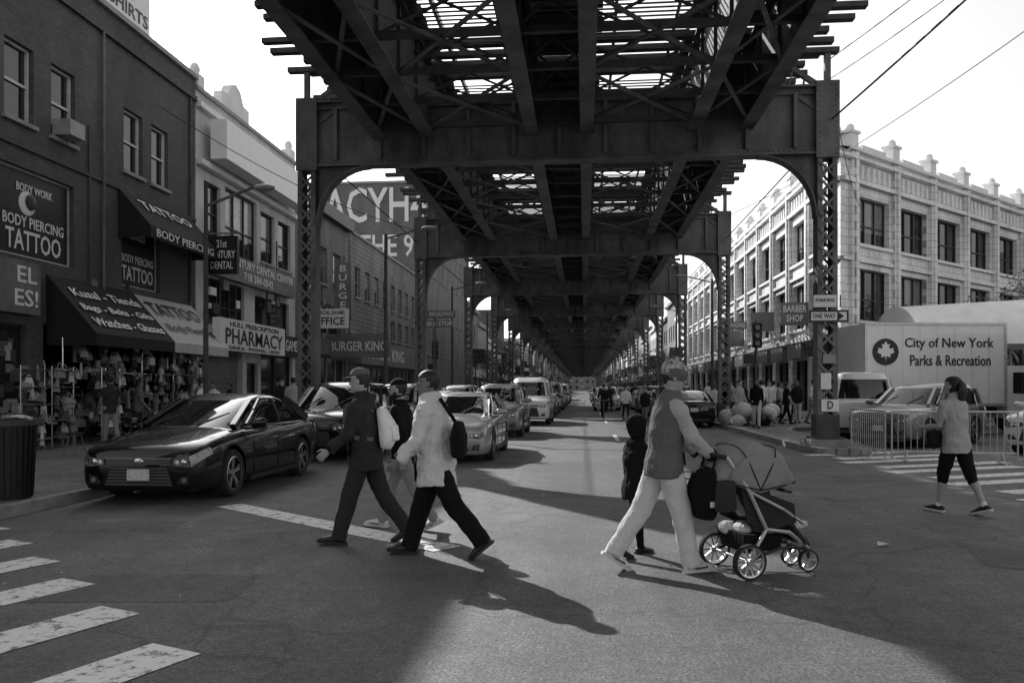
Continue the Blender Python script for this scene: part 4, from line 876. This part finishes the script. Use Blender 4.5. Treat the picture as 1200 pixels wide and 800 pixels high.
def car(loc,heading,col,kind='sedan',name='parked_car',rack=False):
    K=KIND[kind];Lc=K['L'];W=K['W']/2
    root=empty(name,(loc[0],loc[1],0),rad(heading))
    b=MB();rings=[]
    def it(sts):
        o=[]
        for a,c in zip(sts[:-1],sts[1:]):
            o.append(a);o.append(tuple((p+q)/2 for p,q in zip(a,c)))
        return o+[sts[-1]]
    S=it(K['st'])
    for (x,w_,zb,zs,zt) in S:
        w_*=W;zm=zb+(zs-zb)*.5
        half=[(w_*.80,zb),(w_*.93,zb+.03),(w_*.985,zb+.12),(w_*1.0,zm),(w_*.985,zs-.15),(w_*.972,zs-.06),(w_*.945,zs-.005),(w_*.88,zs+(zt-zs)*.35),(w_*.6,zs+(zt-zs)*.85),(w_*.3,zt)]
        rings.append([V((x*Lc,y,z)) for y,z in half]+[V((x*Lc,-y,z)) for y,z in half[::-1]])
    n=len(rings[0]);vs=[q for r in rings for q in r];m=len(rings)
    b.add(vs,[(i*n+j,i*n+(j+1)%n,(i+1)*n+(j+1)%n,(i+1)*n+j) for i in range(m-1) for j in range(n)]+[tuple(range(n)),tuple(range((m-1)*n,m*n))],col)
    body=b.obj('body',root,38,off=False)
    cut=MB();wr=K['r']
    for wx in K['wb']:
        for sd in(-1,1): cut.cyl((wx*Lc,sd*(W-.28),wr+.015),(wx*Lc,sd*(W+.3),wr+.015),wr+.045,wr+.045,32,'black')
    co_=cut.obj('cutter',root,off=False);md=body.modifiers.new('arch','BOOLEAN');md.object=co_;md.operation='DIFFERENCE';md.solver='EXACT'
    dg=bpy.context.evaluated_depsgraph_get();me=bpy.data.meshes.new_from_object(body.evaluated_get(dg));body.modifiers.clear();body.data=me;bpy.data.objects.remove(co_)
    b=MB();gh=K['gh'];rg=[rr_ring(f*Lc,r*Lc,w_*W,z) for z,f,r,w_ in gh];n2=len(rg[0])
    for i in range(len(rg)-1):
        k='carglass' if 1<=i<=2 else col
        b.add(rg[i]+rg[i+1],[(j,(j+1)%n2,n2+(j+1)%n2,n2+j) for j in range(n2)],k)
    b.add(rg[-1],[tuple(range(n2))],col);
    b.obj('cabin',root,40,off=False,merge=True)
    b=MB()
    def side_pt(i,frac,sd):
        z,f,r,w_=gh[i];return V(((f+(r-f)*frac)*Lc,sd*(w_*W),z))
    for sd in(-1,1):
        for fr_,wd in((.075,.07),(.48,.09),(.9,.16 if kind=='sedan' else .1)):
            for i in(1,2):
                a=side_pt(i,fr_,sd);c=side_pt(i+1,fr_ if fr_!=.075 else .09,sd);b.beam(a,c,wd,.03,col if fr_!=.48 else 'black',up=(0,sd,0))
    for sd in(-1,1):
        z1,f1,r1,w1=gh[1];z2,f2,r2,w2=gh[3]
        b.beam((f1*Lc-.05,sd*w1*W*.84,z1),(f2*Lc-.03,sd*w2*W*.82,z2),.08,.05,col);b.beam((r1*Lc+.05,sd*w1*W*.84,z1),(r2*Lc+.03,sd*w2*W*.82,z2),.1,.05,col)
        if rack: b.beam((gh[4][1]*Lc-.1,sd*gh[4][3]*W*.95,gh[4][0]+.08),(gh[4][2]*Lc+.1,sd*gh[4][3]*W*.95,gh[4][0]+.08),.04,.04,'chrome')
    b.obj('pillars',root,None,off=False)
    b=MB();st0=K['st'];zs=st0[2][3];fx=Lc/2
    h0=st0[1][2];h1=st0[1][3]
    def patch(i0,i1,js,k,dx,t0=0,t1=1):
        for mir in(0,1):
            vs=[];cols_=len(js)
            for i in range(i0,i1+1):
                for j in js:
                    q=rings[i][j if not mir else n-1-j].copy();q.y*=1.010;q.x+=dx
                    if j==js[0]: q.z+=.05*(i-i0)/max(1,i1-i0)
                    vs.append(q)
            r_=i1-i0
            b.add(vs,[(a*cols_+c,a*cols_+c+1,(a+1)*cols_+c+1,(a+1)*cols_+c) for a in range(r_) for c in range(cols_-1)],k)
    patch(0,5,[4,5,6],'lamp',.010);patch(len(S)-6,len(S)-1,[4,5,6],'redlamp',-.012)
    fw=st0[0][1]*W;gz=st0[0][3]
    for sd in(-1,1):
        b.prism([(fx+.006,sd*fw*.66,gz-.12),(fx+.006,sd*fw*.98,gz-.145),(fx+.006,sd*fw*.945,gz-.015),(fx+.006,sd*fw*.68,gz-.04)],(.014,0,0),'lamp')
        b.ell((fx+.022,sd*fw*.86,gz-.08),(.012,.045,.045),'chrome',12,6);b.ell((fx+.022,sd*fw*.74,gz-.08),(.01,.03,.03),'letw',12,6)
        b.prism([(fx+.004,sd*fw*.72,st0[0][2]+.05),(fx+.004,sd*fw*.95,st0[0][2]+.05),(fx+.004,sd*fw*.97,st0[0][2]+.17),(fx+.004,sd*fw*.80,st0[0][2]+.14)],(.014,0,0),'black')
        b.cyl((fx+.01,sd*fw*.87,st0[0][2]+.1),(fx+.026,sd*fw*.87,st0[0][2]+.1),.035,.035,12,'lamp')
    b.box(fx+.004,0,gz-.075,.03,fw*1.26,.08,'black')
    for i in range(3): b.box(fx+.022,0,gz-.10+i*.025,.012,fw*1.24,.007,'chrome')
    b.box(fx+.024,0,gz-.028,.02,fw*1.3,.014,'chrome');b.ell((fx+.03,0,gz-.07),(.012,.075,.045),'chrome',16,8)
    # deep lower grille
    b.prism([(fx+.004,-fw*.66,st0[0][2]+.02),(fx+.004,fw*.66,st0[0][2]+.02),(fx+.004,fw*.54,gz-.145),(fx+.004,-fw*.54,gz-.145)],(.012,0,0),'black')
    ng=max(4,int((gz-.145-st0[0][2])/.045))
    for i in range(ng):
        t=(i+.5)/ng;b.box(fx+.019,0,st0[0][2]+.02+t*(gz-.165-st0[0][2]),.008,fw*(1.3-.24*t),.008,'steel')
    b.box(fx+.03,0,(gz+st0[0][2])/2-.04,.015,.31,.15,'plate')
    for sd in(-1,1):
        mz=gh[1][0]+.03;mx=gh[1][1]*Lc-.25;b.tube([(mx,sd*(W+.02),mz),(mx-.02,sd*(W+.19),mz+.02)],[(.045,.07),(.04,.06)],col,side=(1,0,0),n=12);b.beam((mx,sd*(W*.9),mz-.04),(mx,sd*(W+.06),mz-.01),.04,.03,'black')
        zb=st0[5][2];zt=st0[6][3]
        for dx in(.165,-.035,-.225):
            b.box(dx*Lc,sd*(W*1.0-.002),(zb+zt)/2+.0,.010,.010,zt-zb-.25,'black')
        for dx in(.0,-.19): b.box(dx*Lc,sd*(W+.006),zt-.13,.16,.03,.025,'chrome')
        b.box(-.02*Lc,sd*(W*.985),zb+.05,.42*Lc,.03,.07,'black');b.box(-.03*Lc,sd*(gh[0][3]*W+.012),gh[0][0]+.05,.5*Lc,.015,.018,'chrome')
    b.box(-fx-.01,0,.72 if kind=='sedan' else .8,.02,.31,.15,'plate');b.box(-fx+.02,0,.32,.1,W*1.4,.12,'black')
    for sd in(-1,1):
        b.beam((gh[1][1]*Lc-.0,sd*.35-.2,gh[1][0]+.02),(gh[2][1]*Lc+.05,sd*.35+.1,gh[2][0]-.03),.015,.015,'black')
    b.obj('trim',root,35,off=False)
    b=MB()
    for wx in K['wb']:
        for sd in(-1,1): car_wheel(b,(wx*Lc,sd*(W-.115),wr),wr,sd)
    b.obj('wheels',root,35,off=False)
    return root
car((-5.97,12.65),-90,'cblack')
car((-5.85,18.9),-90,'cblack','suv')
cols=['csilver','cgray','cdark','cwhite','cblack','cmid']
y=25.2
for i in range(9): car((-5.9,y),-90,cols[(i*2+1)%6],'sedan' if i%2 else 'suv');y+=5.9+R.uniform(0,.8)
car((-2.88,18.85),-90,'csilver',name='car');car((-2.9,27.3),-90,'cmid','suv',name='car',rack=True);car((-2.45,36.4),-90,'cwhite','van',name='car')
y=45
for i in range(8): car((-2.5,y),-90,cols[(i*5+2)%6],('suv','sedan','van')[i%3],name='car');y+=R.uniform(6.3,9)
for i,y in enumerate((58,73,92,110)): car((1.6,y),90 if i%2 else -90,cols[(i+3)%6],('suv','sedan')[i%2],name='car')
y=34.6
for i in range(10): car((4.35,y),90,('cblack','cdark','csilver','cgray','cwhite')[i%5],'suv' if i%2 else 'sedan');y+=5.9+R.uniform(0,.9)
car((9.5,23.6),43+180,'cmid','suv');car((12.2,20.9),43+180,'cwhite','suv',rack=True);car((8.9,27.6),80,'cwhite','van');car((14.5,24.5),43+180,'cgray','sedan')
def truck(loc,heading,boxk,Lb=5.2,hb=2.5):
    root=empty('box_truck',(loc[0],loc[1],0),rad(heading));b=MB();W=1.15
    b.box(-Lb/2,0,1+hb/2,Lb,2.3,hb,boxk)
    for x in(-.02,-Lb+.02):
        for s_ in(-1,1): b.box(x,s_*1.16,1+hb/2,.08,.04,hb+.06,'galv')
    for s_ in(-1,1):
        b.box(-Lb/2,s_*1.162,1+hb,Lb,.04,.08,'galv');b.box(-Lb/2,s_*1.162,1.02,Lb,.04,.1,'galv')
        for i in range(1,int(Lb/.6)): b.box(-i*.6,s_*1.151,1+hb/2,.012,.008,hb-.1,'galv')
    b.box(-Lb/2+1,0,.8,Lb+2,.9,.25,'black')
    pr=[(.15,.55),(2.2,.55),(2.25,1.15),(1.55,1.35),(1.15,2.2),(.9,2.35),(.15,2.35)]
    b.prism([(x,-1.0,z) for x,z in pr],(0,2.0,0),'cwhite')
    for s_ in(-1,1): b.prism([(.35,s_*1.005,1.4),(1.35,s_*1.005,1.4),(1.05,s_*1.005,2.12),(.35,s_*1.005,2.12)],(0,s_*.01,0),'carglass');b.box(1.55,s_*1.2,1.6,.1,.2,.35,'black')
    b.prism([(1.57,-.9,1.37),(1.57,.9,1.37),(1.19,.82,2.17),(1.19,-.82,2.17)],(.015,0,.01),'carglass')
    b.box(2.27,0,.95,.04,1.2,.3,'black');b.box(2.3,0,.6,.12,2.0,.2,'chrome')
    for s_ in(-.8,.8): b.box(2.26,s_,.95,.05,.25,.2,'lamp')
    for x in(1.5,-Lb+1.3):
        for s_ in(-1,1): car_wheel(b,(x,s_*.95,.45),.45,s_)
    b.obj('truck_body',root,30,off=False);return root
tr=truck((14.1,29.6),8,'cwhite',4.9,2.75)
for s,x,z,w_,h_ in(('City of New York',-2.0,3.1,3.1,.42),('Parks & Recreation',-1.95,2.5,2.8,.36)): text(s,tr,(x,-1.165,z),XP,w_,h_,'letb',off=False)
b=MB();b.cyl((-4.2,-1.16,2.8),(-4.2,-1.175,2.8),.45,.45,32,'letb')
lf=[(0,-.33),(.02,-.14),(.17,-.19),(.14,-.10),(.31,.0),(.25,.04),(.27,.14),(.14,.10),(.11,.16),(.15,.27),(.07,.24),(0,.36)];lf=lf+[(-x,z) for x,z in lf[::-1][1:-1]]
b.prism([(-4.2+x,-1.18,2.8+z) for x,z in lf],(0,-.004,0),'letw');b.obj('leaf_emblem',tr,None,off=False)
tr=truck((19.9,26.0),8,'signblack',5.6,2.6);text('Alphabet\nMoving',tr,(-3.2,-1.165,2.6),XP,4.2,1.3,'letw',off=False)
b=MB();cx,cy=19.0,35.0;n=14;vs=[]
for x in(-6,6):
    for i in range(n+1):
        t=math.pi*i/n;vs.append((cx+x,cy-2.6*math.cos(t),3.3+(2.3 if x>0 else 1.7)*math.sin(t)))
b.add(vs,[(i,i+1,n+2+i,n+1+i) for i in range(n)]+[tuple(range(n+1)),tuple(range(n+1,2*n+2))],'stucco')
for x in(-5.9,0,5.9):
    for y in(-2.55,2.55): b.cyl((cx+x,cy+y,.0),(cx+x,cy+y,3.35),.06,.06,8,'galv')
b.obj('event_tent',None,30)

# ------------------------------------------------------------------ street furniture
def barricade(p,q):
    p=V((p[0],p[1],0));q=V((q[0],q[1],0));e=empty('crowd_barrier',p);d=(q-p);Ln=d.length;d.normalize();b=MB();up=V((0,0,1))
    b.cyl(p+up*1.08,q+up*1.08,.02,.02,8,'galv');b.cyl(p+up*.22,q+up*.22,.018,.018,8,'galv')
    for x in(p,q): b.cyl(x+up*.05,x+up*1.08,.02,.02,8,'galv')
    n=int(Ln/.12)
    for i in range(1,n): x=p+d*Ln*i/n;b.cyl(x+up*.22,x+up*1.08,.008,.008,6,'galv')
    nn=V((-d.y,d.x,0))
    for t in(.12,.88):
        x=p+d*Ln*t;b.beam(x-nn*.33+up*.02,x+nn*.33+up*.02,.05,.03,'galv');b.cyl(x-nn*.3+up*.03,x+up*.24,.015,.015,6,'galv');b.cyl(x+nn*.3+up*.03,x+up*.24,.015,.015,6,'galv')
    b.obj('rails',e,40)
barricade((6.45,20.0),(6.5,17.95));barricade((6.6,17.85),(8.9,17.3));barricade((9.0,17.25),(11.3,16.9));barricade((11.4,16.85),(13.7,16.4))
e=empty('litter_bin',(-7.5,9.75,.14));b=MB();c=V((-7.5,9.75,.14))
b.cyl(c,c+V((0,0,.95)),.27,.31,24,'black');b.cyl(c+V((0,0,.95)),c+V((0,0,1.02)),.34,.34,24,'steel2')
for i in range(24):
    a=2*math.pi*i/24;b.beam(c+V((.285*math.cos(a),.285*math.sin(a),.02)),c+V((.33*math.cos(a),.33*math.sin(a),.95)),.02,.02,'black')
b.ell(c+V((0,0,1.0)),(.3,.3,.12),'bagb',16,8,half=True);b.obj('bin',e)
def pole(name,x,y,h,r=.05): 
    e=empty(name,(x,y,0));b=MB();b.cyl((x,y,.1),(x,y,.5),r*1.8,r*1.4,12,'steel2');b.cyl((x,y,.5),(x,y,h),r*1.1,r*.7,12,'steel2');return e,b
e,b=pole('street_lamp',-10.0,20.3,7.0,.07);b.beam((-10,20.3,6.4),(-8.6,20.3,6.9),.06,.06,'steel');b.ell((-8.4,20.3,6.85),(.3,.14,.1),'frame');b.obj('pole',e,30)
for (x,y,h) in((-7.6,30,7.5),(-7.7,46,7.5),(-7.6,62,7.5),(6.9,44,7.5),(6.8,60,7.5)):
    e,b=pole('street_lamp',x,y,h,.08);s_=1 if x<0 else -1;b.beam((x,y,h-.2),(x+s_*1.5,y,h+.2),.06,.06,'steel');b.ell((x+s_*1.7,y,h+.18),(.32,.14,.09),'frame');b.obj('pole',e,30)
def trafsig(x,y):
    e,b=pole('traffic_signal',x,y,4.2,.06)
    b.box(x,y-.2,3.6,.32,.25,.95,'black')
    for i in range(3): b.cyl((x,y-.33,3.3+.3*i),(x,y-.46,3.3+.3*i),.12,.13,14,'black',False);b.cyl((x,y-.325,3.3+.3*i),(x,y-.34,3.3+.3*i),.1,.1,14,'glass2')
    b.box(x-.3,y-.1,2.7,.35,.2,.35,'black');b.obj('signal_head',e,30)
trafsig(-7.9,42);trafsig(6.6,31.5);trafsig(-7.7,56)
e=empty('one_way_sign',(6.0,20.3,0));b=MB();b.box(6.0,20.28,3.35,.95,.03,.30,'signblack');b.box(5.9,20.24,3.72,.55,.03,.3,'signwhite')
b.box(6.0,20.262,3.35,.85,.006,.2,'letw');b.prism([(6.36,20.257,3.35),(6.2,20.257,3.47),(6.2,20.257,3.23)],(0,-.004,0),'letb');b.box(6.26,20.22,3.72,.02,.03,.3,'letb')
b.obj('plate',e);text('ONE WAY',e,(5.88,20.254,3.35),XP,.55,.12,'letb');text('PARKING',e,(5.9,20.22,3.74),XP,.45,.08,'letb')
b=MB();b.box(6.05,20.33,1.15,.42,.015,.3,'letw');b.box(5.95,20.33,1.75,.25,.015,.4,'signwhite');b.box(6.03,20.33,2.3,.3,.015,.22,'letg');b.obj('poster',e)
text('D',e,(6.05,20.315,1.15),XP,.14,.2,'letb')
for (x,y,z,s) in((-6.9,36.5,5.0,'BROADWAY'),(-7.1,37.1,4.6,'BUS STOP'),(6.3,36.6,4.4,'NO STANDING')):
    e,b=pole('street_sign',x,y,z+.2,.035);b.box(x+.3,y-.05,z,1.3,.03,.34,'signgray');b.obj('plate',e);text(s,e,(x+.3,y-.068,z),XP,1.15,.2,'letw')
b=MB()
for i in range(16):
    x=6.6+R.uniform(-.9,.9);y=31.8+R.uniform(-1,1);s=R.uniform(.25,.4);b.ell((x,y,.14+s*.7+(i%3)*.15),(s,s,s*.85),R.choice(['bagw','bagw','bagb']),12,8);b.cyl((x,y,.14+s*1.4),(x,y,.14+s*1.85),.04,.08,8,'bagw')
b.obj('garbage_bags',None,60)
e=empty('bicycle',(.95,40,0));b=MB()
for yy in(-.5,.5):
    for i in range(20):
        t=2*math.pi*i/20;t2=2*math.pi*(i+1)/20;b.cyl((.95,40+yy+.33*math.cos(t),.34+.33*math.sin(t)),(.95,40+yy+.33*math.cos(t2),.34+.33*math.sin(t2)),.018,.018,6,'rubber')
for p,q in(((0,-.5,.34),(0,-.35,.95)),((0,-.38,.85),(0,.1,.8)),((0,.1,.8),(0,0,.32)),((0,0,.32),(0,.5,.34)),((0,.1,.8),(0,.5,.34)),((0,-.38,.8),(0,0,.32)),((-.28,-.38,.98),(.28,-.38,.98)),((0,.12,.8),(0,.14,.92))): b.cyl((.95+p[0],40+p[1],p[2]),(.95+q[0],40+q[1],q[2]),.018,.018,8,'steel')
b.box(.95,40.15,.94,.16,.25,.06,'black');b.obj('frame',e)
person('cyclist',(.95,40.12,0),-90,.97,lean=22,legs=((70,65,0),(25,35,0)),arms=(('t',(.45,.24,1.05)),('t',(.45,-.24,1.05))),top='t_dark',pants='p_black',fine=False,seated=True,zoff_=1.02,hat='cap',hatk='t_black')
def wire(p,q,sag,r=.012):
    cu=bpy.data.curves.new('overhead_wire','CURVE');cu.dimensions='3D';cu.bevel_depth=r;s_=cu.splines.new('POLY');n=24;s_.points.add(n)
    for i in range(n+1):
        t=i/n;P=V(p).lerp(V(q),t);P.z-=sag*4*t*(1-t);s_.points[i].co=(*P,1)
    cu.materials.append(M['black']);o=bpy.data.objects.new('overhead_wire',cu);scene.collection.objects.link(o)
wire((6.1,20.6,8.25),(7.4,4,8.7),.12,.022);wire((6.1,20.6,9.8),(9,3,9.6),.3,.012);wire((6.1,20.6,9.3),(10,3,10.4),.5,.010);wire((6.1,35.2,9.0),(11,3,10.2),.9,.012);wire((-13.4,24,10.5),(-7.3,35.2,8.6),.5,.014);wire((6.2,20.6,8.9),(12,36,9.5),.5)
wire((6.1,20.6,8.1),(6.1,120,8.1),0.1,.02);wire((-7.4,20.6,8.1),(-7.4,120,8.1),0.1,.02)
def tree(x,y,h,r,n=2600):
    e=empty('street_tree',(x,y,0));b=MB();b.tube([(x,y,0),(x+.05,y,h*.3),(x,y+.1,h*.55)],[.17,.13,.09],'bark',n=10)
    cl=[]
    for i in range(11):
        a=R.uniform(0,6.28);t=R.uniform(.3,.55);p=V((x,y,h*t));q=p+V((math.cos(a)*r*R.uniform(.4,.85),math.sin(a)*r*R.uniform(.4,.85),h*R.uniform(.12,.4)));b.tube([p,p.lerp(q,.5)+V((0,0,.1)),q],[.06,.04,.02],'bark',n=6);cl.append(q);cl.append(p.lerp(q,.7)+V((R.uniform(-.4,.4),R.uniform(-.4,.4),.3)))
    b.obj('trunk',e,60);b=MB()
    for i in range(n):
        c=R.choice(cl);d=V((R.gauss(0,1),R.gauss(0,1),R.gauss(0,.8)))*r*.2;p=c+d;s=R.uniform(.06,.12);a=V((R.gauss(0,1),R.gauss(0,1),R.gauss(0,1))).normalized();c2=a.orthogonal().normalized()
        b.add([p-a*s,p+c2*s*.5,p+a*s,p-c2*s*.5],[(0,1,2,3)],'leaf')
    b.obj('foliage',e)
tree(20.3,39.2,7.6,2.4,3200);tree(25,43,7,2.4);tree(6.6,70,6,2.0,1500);tree(-8.2,78,6,2.0,1500)

# ------------------------------------------------------------------ fit lettering
bpy.context.view_layer.update()
for o,w_,h_ in FIT:
    d=o.dimensions
    if d.x>0 and d.y>0: o.scale=(w_/d.x,h_/d.y,1)
